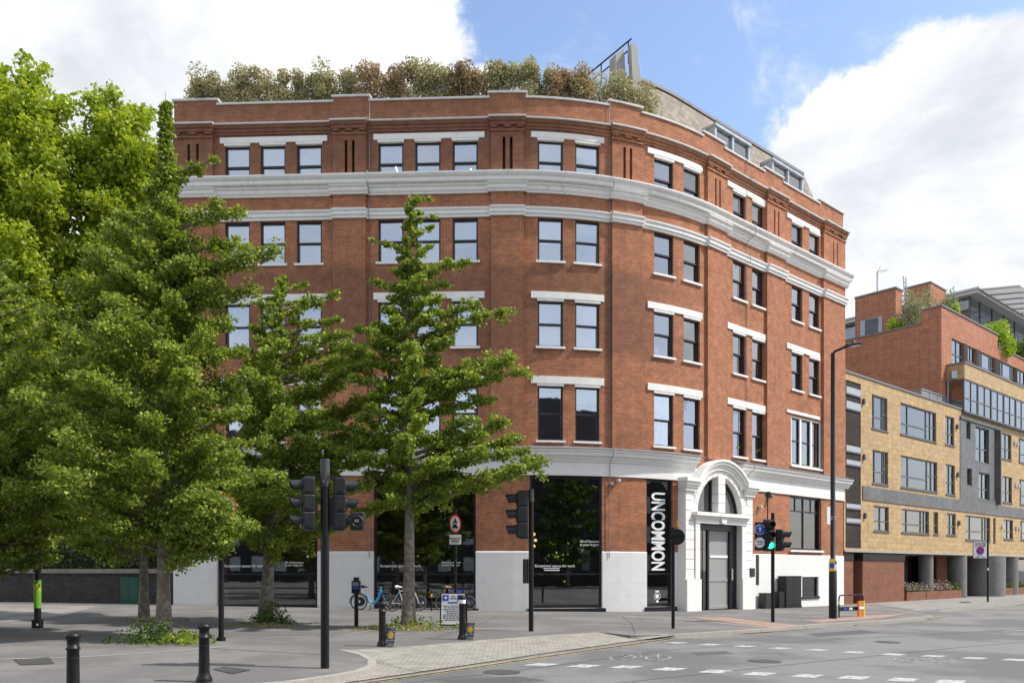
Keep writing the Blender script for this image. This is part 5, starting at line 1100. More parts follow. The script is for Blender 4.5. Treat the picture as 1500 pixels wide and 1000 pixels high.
for i, (a, b, py, lab) in enumerate(((1326, 1354, 880, 'left brick planter with pink flowers under the apartment block'), (1355, 1408, 877, 'long brick planter with flowers and ferns between the round piers'), (1465, 1500, 869, 'low brick planter with ferns near the right edge'))):
    s0, s1 = S(a, -.15), S(b, -.15); c = (s0+s1)/2; x, y = P(c, -.55); zg = -.24; t = thing('planter', lab, 'planter', (x, y, zg), yaw(c), 'brick planters under the apartment block')
    W = s1-s0; mb = MB(); h_ = .55
    mb.box(-W/2, W/2, -.5, -.4, 0, h_); mb.box(-W/2, W/2, .4, .5, 0, h_); mb.box(-W/2, -W/2+.1, -.4, .4, 0, h_); mb.box(W/2-.1, W/2, -.4, .4, 0, h_); mb.box(-W/2+.1, W/2-.1, -.4, .4, 0, h_-.08); mb.build('box', M['btile'], t)
    n = int(500*W); p = np.stack([rng.uniform(-W/2, W/2, n), rng.uniform(-.45, .35, n), h_+np.abs(rng.normal(0, .2, n))], 1); leaves('plants', p, .1, M['leaf_d'], t); n = int(n*.35); p = np.stack([rng.uniform(-W/2, W/2*(.4 if i else 1), n), rng.uniform(-.55, .2, n), h_+.1+np.abs(rng.normal(0, .18, n))], 1)
    if i < 2: leaves('flowers', p, .07, M['petal'], t)
# ------------------------------------------------------------------ street furniture
def hgt(px, py, b): return 1.7-(py-834)/F*b.y-b.z        # height above base of a point seen at pixel row
def rot(mb, x=0, y=0, z=0, rz=0): mb.M = Matrix.Translation((x, y, z)) @ Matrix.Rotation(rz, 4, 'Z')
# bollards
def bollard_parts(t, h=1.0):
    mb = MB(); mb.lathe([(.115, 0), (.115, .04), (.105, .07), (.085, .11), (.078, .16), (.074, h*.5), (.072, h-.24), (.085, h-.23), (.085, h-.205), (.072, h-.20), (.072, h-.10), (.09, h-.09), (.10, h-.07), (.10, h-.055), (.085, h-.03), (.05, h-.01), (.0, h)], seg=24, cap=False); mb.build('post', M['black'], t)
for i, (px, py, yt, lab, band) in enumerate(((107, 1020, 924, 'black bollard at the bottom left edge, nearest to the camera', 0), (299, 998, 911, 'black bollard on the kerb between the nearest one and the signal pole', 0), (560, 946, 880, 'black bollard in front of the slender ginkgo with a flower board at its foot', 1), (677, 936, 871, 'black bollard beside the menu board with a flower board at its foot', 2))):
    b = G(px, py); h = hgt(px, yt, b); t = thing('bollard', lab, 'bollard', b, 0, 'cast iron bollards on the pavement'); bollard_parts(t, h)
    mb = MB(); mb.lathe([(.0755, h-.34+.12*0), (.0755, h-.325)] if band != 2 else [(.0865, h-.20), (.0865, h-.11)], seg=24, cap=False); mb.build('band', M['sign_w'] if band == 2 else M['darkgrey'], t)
    if band:
        a = thing('flower_board', 'small yellow flower board leaning on the bollard '+('in front of the slender ginkgo' if band == 1 else 'beside the menu board'), 'board', (b.x+.16, b.y-.12, b.z), -.5, 'flower boards leaning on bollards')
        mb = MB(); mb.M = Matrix.Rotation(math.radians(-14), 4, 'X'); mb.bbox(-.13, .13, -.01, .01, 0, .42, .004); mb.build('panel', M.setdefault('pattern', brick_mat('patterned_card', (.5, .5, .5), (.05, .06, .09), (.03, .03, .04), .05, .04, .006)), a)
        mb = MB(); mb.M = Matrix.Rotation(math.radians(-14), 4, 'X')
        for k in range(8): mb.disc((.02+.045*math.cos(k*.785), -.018, .25+.045*math.sin(k*.785)), .03, 'y', .008, 10)
        mb.disc((.02, -.02, .25), .04, 'y', .01, 12); mb.build('flower', M['yellow'], a)
# signal heads
M['cap'] = mat('grey_pole_cap', (.055, .056, .06), .5, .15, 6)
LENS = {'r': mat('red_lens', (.07, .012, .01), .25, .1, 4), 'a': mat('amber_lens', (.06, .035, .01), .25, .1, 4), 'g': mat('green_lens', (.01, .05, .035), .25, .1, 4), 'G': emis('green_light', (.02, 1, .42), 3.2)}
def head(parent, x, y, z, rz, n=3, lit=None, s=1.0, arrow=False, cols_='rag', name='signal_head'):
    o = MB(); W, H = .30*s, .31*s
    for k in range(n):
        z0 = (n-1-k)*H; o.bbox(-W/2, W/2, -.07*s, .13*s, z0+.004, z0+H-.004, .022*s); o.torus((0, -.075*s, z0+H/2), .112*s, .014*s, 'y', 20, 5)
        for sx in (-1, 1): o.box(sx*W/2-.012, sx*W/2+.012, -.02, .05, z0+.05, z0+.08)
    o.box(-W*.42, W*.42, -.02, .145*s, -.02, n*H+.015)
    q = o.build(name, M['darkgrey'], parent); q.location = (x, y, z); q.rotation_euler.z = rz
    for k in range(n):
        z0 = (n-1-k)*H+H/2; v = MB(); seg = 16; vs = []; R = .108*s
        for j in range(seg+1):
            a = math.radians(-35+250*j/seg); d = .23*s*(.80+.20*math.sin(a)); vs += [(R*math.cos(a), -.07*s, z0+R*math.sin(a)), (R*.96*math.cos(a), -.07*s-d, z0+R*.96*math.sin(a)-.012)]
            vs += [((R-.007)*math.cos(a), -.07*s, z0+(R-.007)*math.sin(a)), ((R*.96-.007)*math.cos(a), -.07*s-d, z0+(R*.96-.007)*math.sin(a)-.012)]
        fs = []
        for j in range(seg): b = j*4; e = b+4; fs += [(b, e, e+1, b+1), (b+2, b+3, e+3, e+2), (b+1, e+1, e+3, b+3)]
        v.smooth = False; v.add(vs, fs); v.build('visor', M['darkgrey'], q)
        c = cols_[k]; l = MB(); l.lathe([(.0, .03*s), (.05*s, .024*s), (.09*s, .008*s), (.1*s, 0)], seg=20, cap=False)
        ob = l.build('lens', LENS['G'] if lit == k else LENS[c], q); ob.location = (0, -.072*s, z0); ob.rotation_euler.x = math.radians(90)
    return q
def pole(name, lab, px, py, yt, r, group='signal poles', top=None):
    b = G(px, py); h = hgt(px, yt, b); t = thing(name, lab, 'traffic light' if 'signal' in name else 'pole', b, 0, group)
    mb = MB(); mb.tube([(0, 0, 0), (0, 0, h)], r, 18); mb.build('post', M['black'], t); return t, b, h
# pole with two heads, left of centre
t, b, h = pole('traffic_signal', 'black signal pole nearest the kerb with heads facing left and right', 476, 978, 672, .072)
mb = MB(); mb.tube([(0, 0, h-.42), (0, 0, h)], .080, 18); mb.tube([(0, 0, h-.36), (0, 0, h-.46)], .076, 18); mb.build('pole_cap', M['cap'], t)
hz = hgt(476, 775, b); z1 = hgt(476, 699, b); sc = (z1-hz)/.93
head(t, -.30, -.06, hz, math.radians(-68), 3, None, sc); 
q = head(t, .27, .10, hz, math.radians(98), 3, None, sc)
for zz in (hz+.02, z1-.02): mb = MB(); mb.tube([(-.30, -.02, zz), (0, 0, zz), (.26, .06, zz)], .016, 6); mb.build('bracket', M['darkgrey'], t)
mb = MB()
mb.tube([(-.2, 0, z1-.02), (-.06, -.05, z1+.06), (0, -.08, z1-.1)], .012, 5); mb.tube([(.2, .04, z1-.02), (.08, -.05, z1+.05), (.02, -.09, z1-.14)], .012, 5); mb.build('wiring', M['darkgrey'], t)
mb = MB(); mb.bbox(-.0, .26, .02, .10, hz+.05, hz+.55, .02); mb.build('junction_box', M['darkgrey'], t)
mb = MB(); mb.bbox(.42, .66, -.02, .16, hz-.02, hz+.30, .03); o = mb.build('nearside_signal', M['darkgrey'], t)
mb = MB(); mb.torus((.55, -.04, hz+.13), .09, .02, 'y', 18, 5); mb.build('hood', M['darkgrey'], o); mb = MB(); mb.box(.50, .58, -.035, -.03, hz+.12, hz+.17); mb.build('display', LENS['G'] if False else M['chrome'], o)
# blue arrow and white discs glimpsed inside the left head
mb = MB(); mb.M = Matrix.Translation((-.33, -.08, 0)) @ Matrix.Rotation(math.radians(-68), 4, 'Z')
ob_ = mb.disc((-.215*sc, -.02, hz+.45*sc), .10*sc, 'y', .014).build('arrow_plate', M['sign_b'], t)
mb = MB(); mb.M = Matrix.Translation((-.33, -.08, 0)) @ Matrix.Rotation(math.radians(-68), 4, 'Z'); mb.box(-.235*sc, -.195*sc, -.035, -.028, hz+.40*sc, hz+.51*sc); mb.build('arrow', M['sign_w'], t)
mb = MB(); mb.M = Matrix.Translation((-.33, -.08, 0)) @ Matrix.Rotation(math.radians(-68), 4, 'Z'); mb.disc((-.215*sc, -.02, hz+.14*sc), .10*sc, 'y', .014).build('round_plate', M['sign_w'], t)
# central pole with one head facing left
t, b, h = pole('traffic_signal', 'black signal pole before the white base with one head facing left', 778, 924, 716, .068)
mb = MB(); mb.tube([(0, 0, h-.35), (0, 0, h)], .076, 18); mb.build('pole_cap', M['cap'], t)
hz = hgt(778, 788, b); z1 = hgt(778, 719, b); sc = (z1-hz)/.93; head(t, -.30, .02, hz, math.radians(-86), 3, None, sc)
mb = MB(); mb.tube([(-.22, 0, hz+.02), (0, 0, hz+.02)], .016, 6); mb.tube([(-.22, 0, z1-.25), (-.08, -.05, z1-.12), (0, -.05, z1-.05)], .014, 6); mb.tube([(-.22, 0, z1-.02), (0, 0, z1-.02)], .014, 6); mb.build('bracket', M['darkgrey'], t)
z0, z1 = hgt(778, 854, b), hgt(778, 818, b); mb = MB(); mb.bbox(-.23, -.12, -.10, .10, z0, z1, .03); o = mb.build('push_button_box', M['darkgrey'], t); mb = MB(); mb.bbox(-.12, -.07, -.03, .03, z0, z1, .01); mb.build('bracket_plate', M['darkgrey'], t)
# disc sign seen from behind
t, b, h = pole('sign_pole', 'black pole carrying a round black sign disc beside the shop lettering', 986, 920, 772, .052, None); tag(t, None, 'sign')
zc_ = hgt(986, 786, b); mb = MB(); mb.disc((.10, -.06, zc_), .245, 'y', .02, 32); o = mb.build('disc', M['black'], t); 
for dz in (.11, -.11): mb = MB(); mb.box(-.07, .25, -.085, -.07, zc_+dz-.018, zc_+dz+.018); mb.build('bracket', M['darkgrey'], t)
# signals with the green light
t, b, h = pole('traffic_signal', 'signal pole with a lit green light by the arched doorway', 1132, 911, 751, .062)
hz = hgt(1132, 806, b); z1 = hgt(1132, 761, b); sc = (z1-hz)/.93*1.0; head(t, -.16, -.12, hz, math.radians(4), 3, 2, sc)
q = head(t, .30, .02, hz+.0, math.radians(62), 2, None, sc*1.02, cols_='rg')
mb = MB(); mb.bbox(-.62, -.33, -.12, -.08, hz-.0, hz+.82, .01) if False else mb.bbox(-.66, -.32, -.12, -.07, hz+.0, hz+.86*sc, .012); o = mb.build('sign_box', M['darkgrey'], t)
mb = MB(); mb.disc((-.49, -.13, hz+.63*sc), .155*sc, 'y', .012).build('arrow_disc', M['sign_w'], o); mb = MB(); mb.disc((-.49, -.14, hz+.63*sc), .14*sc, 'y', .012).build('blue_disc', M['sign_b'], o)
mb = MB(); mb.disc((-.49, -.13, hz+.24*sc), .155*sc, 'y', .012).build('white_disc', M['sign_w'], o)
mb = MB(); zz = hz+.63*sc; mb.box(-.505, -.475, -.156, -.147, zz-.09, zz+.03); mb.prism([(-.49, zz+.10), (-.55, zz+.02), (-.43, zz+.02)], -.156, -.147); mb.build('arrow', M['sign_w'], o)
mb = MB(); text_mb(mb, 'Except\ncycles', .085, Matrix.Translation((-.49, -.14, hz+.24*sc)), .002); mb.build('lettering', M['black'], o)
mb = MB(); mb.tube([(-.18, 0, h+.02), (-.18, 0, h+.55), (-.16, 0, h+.62)], .02, 6); mb.bbox(-.25, -.10, -.09, .09, h+.55, h+.74, .02); mb.tube([(-.18, 0, z1), (-.18, 0, h+.1)], .02, 6); mb.build('detector', M['darkgrey'], t)
mb = MB(); mb.tube([(-.16, 0, hz+.05), (0, 0, hz+.05), (.28, 0, hz+.05)], .02, 6); mb.tube([(-.16, 0, z1-.1), (0, 0, z1-.1)], .02, 6); mb.build('bracket', M['darkgrey'], t)
# lamp post
b = G(1220, 905.5); t = thing('street_lamp', 'tall black street lamp at the right end of the brick building', 'street lamp', b); h = hgt(1220, 517, b); z2 = hgt(1220, 822, b)
mb = MB(); mb.tube([(0, 0, 0), (0, 0, z2), (0, 0, z2+.04), (0, 0, h)], [.15, .145, .095, .075], 20); mb.build('post', M['black'], t)
mb = MB(); mb.tube([(0, 0, h-.1), (.05, -.02, h+.05), (.25, -.03, h+.14), (.52, -.1, h+.24)], .05, 10); mb.build('arm', M['black'], t)
mb = MB(); mb.M = Matrix.Translation((.52, -.1, h+.24)) @ Matrix.Rotation(-.16, 4, 'Y'); mb.bbox(-.08, .52, -.13, .13, -.03, .07, .03); mb.lathe([(.07, .06), (.07, .14), (.0, .16)], (.25, 0, 0), 12); o = mb.build('lantern', M['darkgrey'], t)
mb = MB(); mb.M = Matrix.Translation((.52, -.1, h+.24)) @ Matrix.Rotation(-.16, 4, 'Y'); mb.box(.12, .48, -.09, .09, -.045, -.031); mb.build('lamp_glass', M['sign_w'], o)
mb = MB(); mb.lathe([(.152, z2-.35), (.152, z2-.1)], seg=20, cap=False); mb.build('band', M['pot'], t)
z3 = hgt(1220, 836, b); z4 = hgt(1220, 822, b)
mb = MB(); mb.bbox(-.20, .0, -.16, -.15, hgt(1220, 836, b)+0, hgt(1220, 820, b)+.05, .003); o = mb.build('notice', M['yellow'], t); mb = MB(); mb.box(-.18, -.02, -.166, -.162, z3+.12, z4-.05); mb.build('picture', M['sign_b'], o)
for yy in (757, 760): 
    zz = hgt(1220, yy, b); mb = MB(); mb.lathe([(.096, zz-.02), (.096, zz+.02)], seg=20, cap=False); mb.build('strap', M['chrome'], t)
# road sign poles
def round_sign(parent, z, r, x=0, y=-.06):
    mb = MB(); mb.disc((x, y, z), r, 'y', .008, 36); o = mb.build('sign_face', M['sign_r'], parent); mb = MB(); mb.disc((x, y-.005, z), r*.80, 'y', .008, 36); mb.build('white_field', M['sign_w'], o); return o
b = G(667, 914.5); t = thing('road_sign', 'round red-edged sign with motorcycle above car on a black pole', 'sign', b); h = hgt(667, 745, b); mb = MB(); mb.tube([(0, 0, 0), (0, 0, h)], .04, 14); mb.build('post', M['black'], t)
zc_ = hgt(667, 767, b); o = round_sign(t, zc_, .305*.95); o.scale.x = .62; o.location.x = 0
mb = MB(); q = -.074   # motorcycle and rider above, car below
mb.torus((-.07, q, zc_+.045), .035, .009, 'y', 16, 4); mb.torus((.07, q, zc_+.045), .035, .009, 'y', 16, 4); mb.box(-.06, .06, q-.004, q+.004, zc_+.05, zc_+.085); mb.prism([(-.03, zc_+.08), (.05, zc_+.08), (.02, zc_+.15), (-.02, zc_+.15)], q-.004, q+.004); mb.disc((.005, q, zc_+.17), .024, 'y', .008, 12)
mb.prism([(-.13, zc_-.12), (.13, zc_-.12), (.13, zc_-.07), (.07, zc_-.06), (.05, zc_-.015), (-.06, zc_-.015), (-.09, zc_-.06), (-.13, zc_-.07)], q-.004, q+.004); mb.disc((-.07, q-.001, zc_-.125), .028, 'y', .01, 12); mb.disc((.07, q-.001, zc_-.125), .028, 'y', .01, 12); mb.build('symbols', M['black'], o)
z0, z1 = hgt(667, 797, b), hgt(667, 783, b); mb = MB(); mb.bbox(-.18, .18, -.065, -.052, z0, z1, .005); o = mb.build('plate', M['sign_w'], t); mb = MB(); text_mb(mb, 'Except for\naccess', .082, Matrix.Translation((0, -.068, (z0+z1)/2)), .002); mb.build('lettering', M['black'], o)
b = G(324, 938); t = thing('road_sign', 'red and white round sign on a black pole half hidden by ginkgo leaves', 'sign', b); h = hgt(324, 712, b)
mb = MB(); mb.tube([(0, 0, 0), (0, 0, .08)], .10, 16); mb.tube([(0, 0, .05), (0, 0, h*.45), (0, 0, h)], [.062, .062, .05], 16); mb.build('post', M['black'], t)
zc_ = hgt(324, 742, b); round_sign(t, zc_, .30, .08, -.07); mb = MB(); mb.bbox(-.1, .28, -.075, -.06, hgt(324, 786, b), hgt(324, 772, b), .005); mb.build('plate', M['sign_w'], t)
b = G(55, 919); t = thing('painted_pole', 'black pole with a green and yellow painted patch under the left trees', 'pole', b); h = hgt(55, 560, b)
mb = MB(); mb.bbox(-.11, .11, -.10, .10, 0, .22, .02); mb.tube([(0, 0, .2), (0, 0, h)], .085, 18); mb.build('post', M['black'], t)
M['graf'] = mat('green_yellow_paint', (.14, .36, .02), .6, .1, 5, col2=(.6, .58, .03), c2sc=2.2, c2lo=.50, c2hi=.60); mb = MB(); mb.lathe([(.088, hgt(55, 890, b)), (.088, hgt(55, 849, b))], seg=20, cap=False); mb.build('painted_patch', M['graf'], t)
mb = MB(); mb.bbox(.03, .09, -.13, -.11, .06, .12, .01); mb.build('tag', M['sign_w'], t)
# ticket post
b = G(522, 917); t = thing('ticket_post', 'slim black post with an information box beside the blue hire bike', 'post', b); h = hgt(522, 845, b)
mb = MB(); mb.tube([(0, 0, 0), (0, 0, h)], .06, 14); mb.tube([(0, 0, h-.1), (0, 0, h)], .085, 14); mb.build('post', M['black'], t); z0, z1 = hgt(522, 866, b), hgt(522, 850, b)
mb = MB(); mb.bbox(-.12, .12, -.12, .06, z0-.05, z1, .015); o = mb.build('box', M['black'], t); mb = MB(); mb.box(-.09, .09, -.125, -.121, z0+.17, z1-.04); mb.build('label', M['lead'], o); mb = MB(); mb.box(-.09, .09, -.125, -.121, z0+.08, z0+.15); mb.build('blue_label', M['sign_b'], o)
# menu board
b = G(663, 919); t = thing('menu_board', 'white A-frame menu board on the pavement below the round sign', 'signboard', b, -.06); h = hgt(663, 868, b); k = b.y/F
W = (681-645)*k/2; mb = MB(); mb.M = Matrix.Rotation(math.radians(-9), 4, 'X')
for sx in (-1, 1): mb.box(sx*W-.02, sx*W+.02, -.02, .02, 0, h)
mb.box(-W, W, -.018, .018, h-.04, h); mb.box(-W, W, -.018, .018, .06, .10); mb.box(-W+.01, W-.01, -.004, .015, .1, h-.02)
mb.M = Matrix.Translation((0, .5, 0)) @ Matrix.Rotation(math.radians(12), 4, 'X')
for sx in (-1, 1): mb.box(sx*W-.02, sx*W+.02, -.02, .02, 0, h)
mb.build('frame', M['black'], t); mb = MB(); RX = Matrix.Rotation(math.radians(-9), 4, 'X'); mb.M = RX; mb.box(-W+.02, W-.02, -.024, -.012, .10, h-.02); o = mb.build('menu_sheet', M['sign_w'], t)
mb = MB(); mb.M = RX
for sx in (-1, 1): mb.bbox(sx*(W-.14)-.09, sx*(W-.14)+.09, -.032, -.024, h-.22, h-.05, .004)
for u in range(5): mb.box(-.15+u*.06, -.10+u*.06, -.028, -.024, h-.30, h-.25)
mb.build('blue_square', M['sign_b'], o); mb = MB(); mb.M = RX; rr = random.Random(2); zz = h-.38
mb.box(-.06, .06, -.028, -.024, h-.10, h-.075); mb.box(-.10, .10, -.028, -.024, h-.17, h-.14)
while zz > .16:
    wd = rr.uniform(.16, W-.06); u = -wd
    while u < wd: l = rr.uniform(.03, .1); mb.box(u, min(u+l, wd), -.028, -.0245, zz, zz+.022); u += l+.02
    zz -= .052
mb.build('menu_lines', M['darkgrey'], o); mb = MB(); mb.M = RX
for sx in (-1, 1): mb.disc((sx*(W-.14), -.036, h-.135), .04, 'y', .008, 12)
mb.build('bread_emblem', M['sign_w'], o)
# bikes
def bike(lab, px, py, rz, frame_m, saddle_m, hire=False, drop=False, nm='bicycle', rim='chrome', pxw=None):
    b = G(px, py); t = thing(nm, lab, 'bicycle', b, rz); R = .335; wb = 1.04
    for sx in (-wb/2, wb/2):
        mb = MB(); mb.torus((sx, 0, R), R-.02, .021 if hire else .014, 'y', 32, 6); o = mb.build('wheel', M['rubber'], t)
        mb = MB(); mb.torus((sx, 0, R), R-.045, .011, 'y', 32, 5); mb.build('rim', M[rim], o); mb = MB()
        for k in range(16): a = k*math.pi/8; mb.tube([(sx+.03*math.cos(a+.5), 0, R+.03*math.sin(a+.5)), (sx+(R-.05)*math.cos(a), 0, R+(R-.05)*math.sin(a))], .0025 if not hire else .003, 3, False)
        mb.tube([(sx, -.04, R), (sx, .04, R)], .03, 10); mb.build('spokes', M['chrome'], o)
    bb = Vector((-.10, 0, .30)); rear = Vector((-wb/2, 0, R)); fr = Vector((wb/2, 0, R)); fr_r = .018
    mb = MB()
    if hire:
        st_ = Vector((-.22, 0, .62)); hd_ = Vector((.36, 0, .82)); mb.tube([bb, st_], .03, 10); mb.tube([bb+Vector((-.02, 0, 0)), (.12, 0, .30), (.26, 0, .50), hd_], [.055, .06, .05, .045], 12); mb.tube([bb, rear], .022, 8); mb.tube([hd_+Vector((.02, 0, -.1)), hd_+Vector((-.03, 0, .12))], .035, 10)
        for s_ in (-.06, .06): mb.tube([hd_+Vector((.03, 0, -.1)), (.44, s_, .6), (fr.x, s_, R)], .018, 8)
        sad = Vector((-.30, 0, .92)); bar = Vector((.30, 0, 1.10))
    else:
        st_ = Vector((-.24, 0, .80)); hd_ = Vector((.34, 0, .84)); hl = Vector((.37, 0, .70)); mb.tube([bb, st_], fr_r, 8); mb.tube([st_, hd_], fr_r, 8); mb.tube([bb, hl], fr_r, 8); mb.tube([hl, hd_], .02, 8)
        for s_ in (-.05, .05): mb.tube([bb, (rear.x, s_, R)], .009, 6); mb.tube([st_, (rear.x, s_, R)], .008, 6); mb.tube([hl, (.43, s_, .58), (fr.x, s_, R)], .011, 6)
        sad = Vector((-.27, 0, .94)); bar = Vector((.32, 0, .98))
    mb.build('frame', frame_m, t)
    mb = MB(); mb.tube([st_, sad], .014, 8); mb.build('seat_post', M['chrome'], t)
    mb = MB(); mb.tube([sad+Vector((-.13, 0, .02)), sad+Vector((-.05, 0, .035)), sad+Vector((.06, 0, .02)), sad+Vector((.14, 0, .01))], [.065, .06, .03, .02], 10); mb.build('saddle', saddle_m, t)
    mb = MB(); mb.tube([hd_, bar], .016, 8)
    if drop:
        for s_ in (-1, 1): mb.tube([bar, bar+Vector((.02, s_*.2, 0)), bar+Vector((.10, s_*.21, -.01)), bar+Vector((.12, s_*.21, -.08)), bar+Vector((.04, s_*.21, -.13))], .014, 8)
    else: mb.tube([bar+Vector((-.10, -.31, .03)), bar+Vector((0, -.1, .02)), bar+Vector((0, .1, .02)), bar+Vector((-.10, .31, .03))], .014, 8)
    mb.build('handlebar', M['black'] if hire or drop else M['chrome'], t)
    mb = MB(); mb.torus((bb.x, -.05, bb.z), .085, .008, 'y', 20, 4); mb.tube([bb+Vector((0, -.06, 0)), bb+Vector((.1, -.07, -.13))], .012, 6); mb.tube([bb+Vector((0, .06, 0)), bb+Vector((-.1, .07, .13))], .012, 6); mb.box(bb.x+.06, bb.x+.15, -.15, -.06, bb.z-.15, bb.z-.13); mb.box(bb.x-.15, bb.x-.06, .06, .15, bb.z+.12, bb.z+.14); mb.build('crank', M['chrome'], t)
    if hire:
        mb = MB()
        for sx, a0, a1 in ((-wb/2, .1, 3.3), (wb/2, .3, 2.6)): mb.torus((sx, 0, R), R+.025, .018, 'y', 20, 5, a0, a1)
        mb.disc((-.46, -.045, .36), .19, 'y', .05, 20); mb.build('mudguard', M['darkgrey'], t); mb = MB(); mb.box(.44, .74, -.18, .18, .78, .80)
        for (x0, y0, x1, y1) in ((.44, -.18, .74, -.18), (.74, -.18, .74, .18), (.74, .18, .44, .18), (.44, .18, .44, -.18)): mb.tube([(x0, y0, .98), (x1, y1, .98)], .014, 6); mb.tube([(x0, y0, .8), (x0, y0, .98)], .010, 5); mb.tube([(x0, y0, .89), (x1, y1, .89)], .007, 5)
        mb.build('basket', M['black'], t); mb = MB(); mb.tube([(-.05, .05, .28), (-.12, .12, .01)], .015, 6); mb.build('kickstand', M['black'], t)
        mb = MB(); mb.M = Matrix.Rotation(0, 4, 'Z'); mb.prism([(-.49, .42), (-.45, .36), (-.48, .30), (-.52, .36)], -.085, -.072); mb.build('emblem', M['sign_w'], t)
    return t
hb = mat('hire_bike_blue', (.05, .38, .62), .4, .05, 4, coat=.3); wf = mat('pale_frame', (.6, .6, .62), .35, .05, 4); bf = mat('royal_blue_frame', (.03, .06, .55), .35, .05, 4, coat=.3)
bike('turquoise step-through hire bicycle with black mudguards against the white pier', 545, 893.5, .05, hb, M['black'], True, nm='hire_bicycle')
bike('silver racing bicycle behind the slender ginkgo trunk', 594, 895, .04, wf, M['sign_w'], drop=True)
bike('royal blue bicycle with drop bars behind the menu board', 667, 894.5, -.05, bf, mat('tan_leather', (.4, .22, .1), .5, .1, 6), drop=True)
# cycle stands
def hoop(lab, x0px, x1px, py, yt, rail=True, box=False, rz=None):
    a, b = G(x0px, py), G(x1px, py+(-1 if box else .3)); h = hgt(x0px, yt, a); d = b-a; L = d.length; t = thing('cycle_stand', lab, 'cycle stand', a, math.atan2(d.y, d.x), 'hoop cycle stands'); r = .028; c = .12; mb = MB(); pts_ = [(0, 0, 0), (0, 0, h-c)]
    for k in range(1, 6): q = math.pi/2*k/5; pts_.append((c-c*math.cos(q), 0, h-c+c*math.sin(q)))
    for k in range(0, 6): q = math.pi/2*k/5; pts_.append((L-c+c*math.sin(q), 0, h-c+c*math.cos(q)))
    pts_.append((L, 0, 0)); mb.tube(pts_, r, 10); mb.build('hoop', M['black'], t)
    mb = MB()
    for x in ((0, L) if not box else (0,)): mb.lathe([(.031, h-.34), (.031, h-.22)], (x, 0, 0), 12, False)
    mb.build('yellow_band', M['yellow'], t)
    if rail:
        zr = h*.28; mb = MB(); mb.bbox(.0, L, -.02, .02, zr, zr+.16, .006); o = mb.build('cross_plate', M['black'], t); mb = MB(); mb.box(L*.18, L*.30, -.028, -.021, zr+.03, zr+.13); mb.build('blue_sticker', M['sign_b'], o); mb = MB(); mb.box(L*.40, L*.54, -.028, -.021, zr+.03, zr+.13); mb.build('pale_sticker', M['pot'], o)
    if box:
        mb = MB(); mb.bbox(L-.42, L-.1, -.10, -.04, -.02, h*.72, .008); o = mb.build('orange_panel', M['orange'], t); mb = MB(); mb.bbox(L-.10, L-.02, -.11, -.03, -.02, h*.72, .008); mb.build('yellow_edge', M['yellow'], o); mb = MB(); mb.box(L-.38, L-.08, -.115, -.101, h*.34, h*.46); mb.build('label', M['sign_w'], o)
    return t
hoop('black cycle stand with stickers between the slender ginkgo and the blue bicycle', 609, 632, 894.5, 861); hoop('black cycle stand just behind the silver bicycle', 571, 590, 893, 861, False)
hoop('cycle stand with an orange panel beside the street lamp', 1229, 1264, 903.5, 871.5, True, True)
# cabinets
def cab(name, lab, a, b_, py, yt, d_, m, doors=2, plinth=True, o_=None, s_on=None, wallrot=None):
    if s_on is None:
        g0, g1 = G(a, py), G(b_, py); c = (g0+g1)/2; W = (g1-g0).length; c.z = gz(c.x); rz = 0; c.y += d_/2; Yf = c.y-d_/2
    else:
        s0, s1 = S(a, s_on), S(b_, s_on); cc_ = (s0+s1)/2; x, y = P(cc_, s_on-d_/2); W = s1-s0; rz = yaw(cc_); c = Vector((x, y, gz(x))); Yf = P(cc_, s_on)[1]
    h = 1.7-(yt-834)/F*Yf-c.z; t = thing(name, lab, 'cabinet', c, rz); mb = MB(); mb.bbox(-W/2, W/2, -d_/2, d_/2, .1, h-.04, .012); mb.bbox(-W/2-.02, W/2+.02, -d_/2-.02, d_/2+.02, h-.06, h, .012); mb.build('housing', m, t)
    mb = MB(); mb.box(-W/2-.02, W/2+.02, -d_/2-.015, d_/2, -.05, .1); mb.build('plinth', m, t)
    for k in range(doors): x0 = -W/2+.02+k*(W-.04)/doors; mb = MB(); mb.bbox(x0+.01, x0+(W-.04)/doors-.01, -d_/2-.014, -d_/2+.01, .14, h-.09, .006); mb.build('door', m, t)
    return t
cab('utility_cabinet', 'green steel utility cabinet against the dark wall on the left', 175, 204, 884, 845, .45, mat('green_paint', (.012, .075, .05), .45, .2, 6, dirt=(.04, .08, .06)))
cab('utility_cabinet', 'tall black double-door cabinet against the white base near the low window', 1151, 1174, 889, 843, .42, M['black'], 2, s_on=.55)
cab('utility_cabinet', 'small black cabinet left of the tall double-door one', 1141, 1151, 889, 866, .35, M['black'], 1, s_on=.5)
cab('utility_cabinet', 'small dark grey cabinet right of the arched doorway', 1121, 1130, 891, 868, .35, M['darkgrey'], 1, s_on=.5)
# zone sign at the right
b = G(1447, 881); t = thing('zone_sign', 'white controlled parking zone sign on a black pole near the right edge', 'sign', b); h = hgt(1447, 789, b); mb = MB(); mb.tube([(0, 0, 0), (0, 0, h)], .055, 14); mb.build('post', M['black'], t); k = b.y/F
z0, z1 = hgt(1447, 818, b), hgt(1447, 792, b); W = 21*k; mb = MB(); mb.bbox(-W-.05, -.05, -.03, .01, z0, z1, .02); o = mb.build('panel', M['black'], t); mb = MB(); mb.bbox(-W-.02, -.08, -.04, -.03, z0+.03, z1-.03, .01); mb.build('face', M['sign_w'], o)
cxs = -W/2-.05; zc_ = z0+(z1-z0)*.46; mb = MB(); mb.disc((cxs, -.045, zc_), .25, 'y', .008, 28); mb.build('red_ring', M['sign_r'], o); mb = MB(); mb.disc((cxs, -.052, zc_), .205, 'y', .008, 28); mb.build('blue_field', M['sign_b'], o)
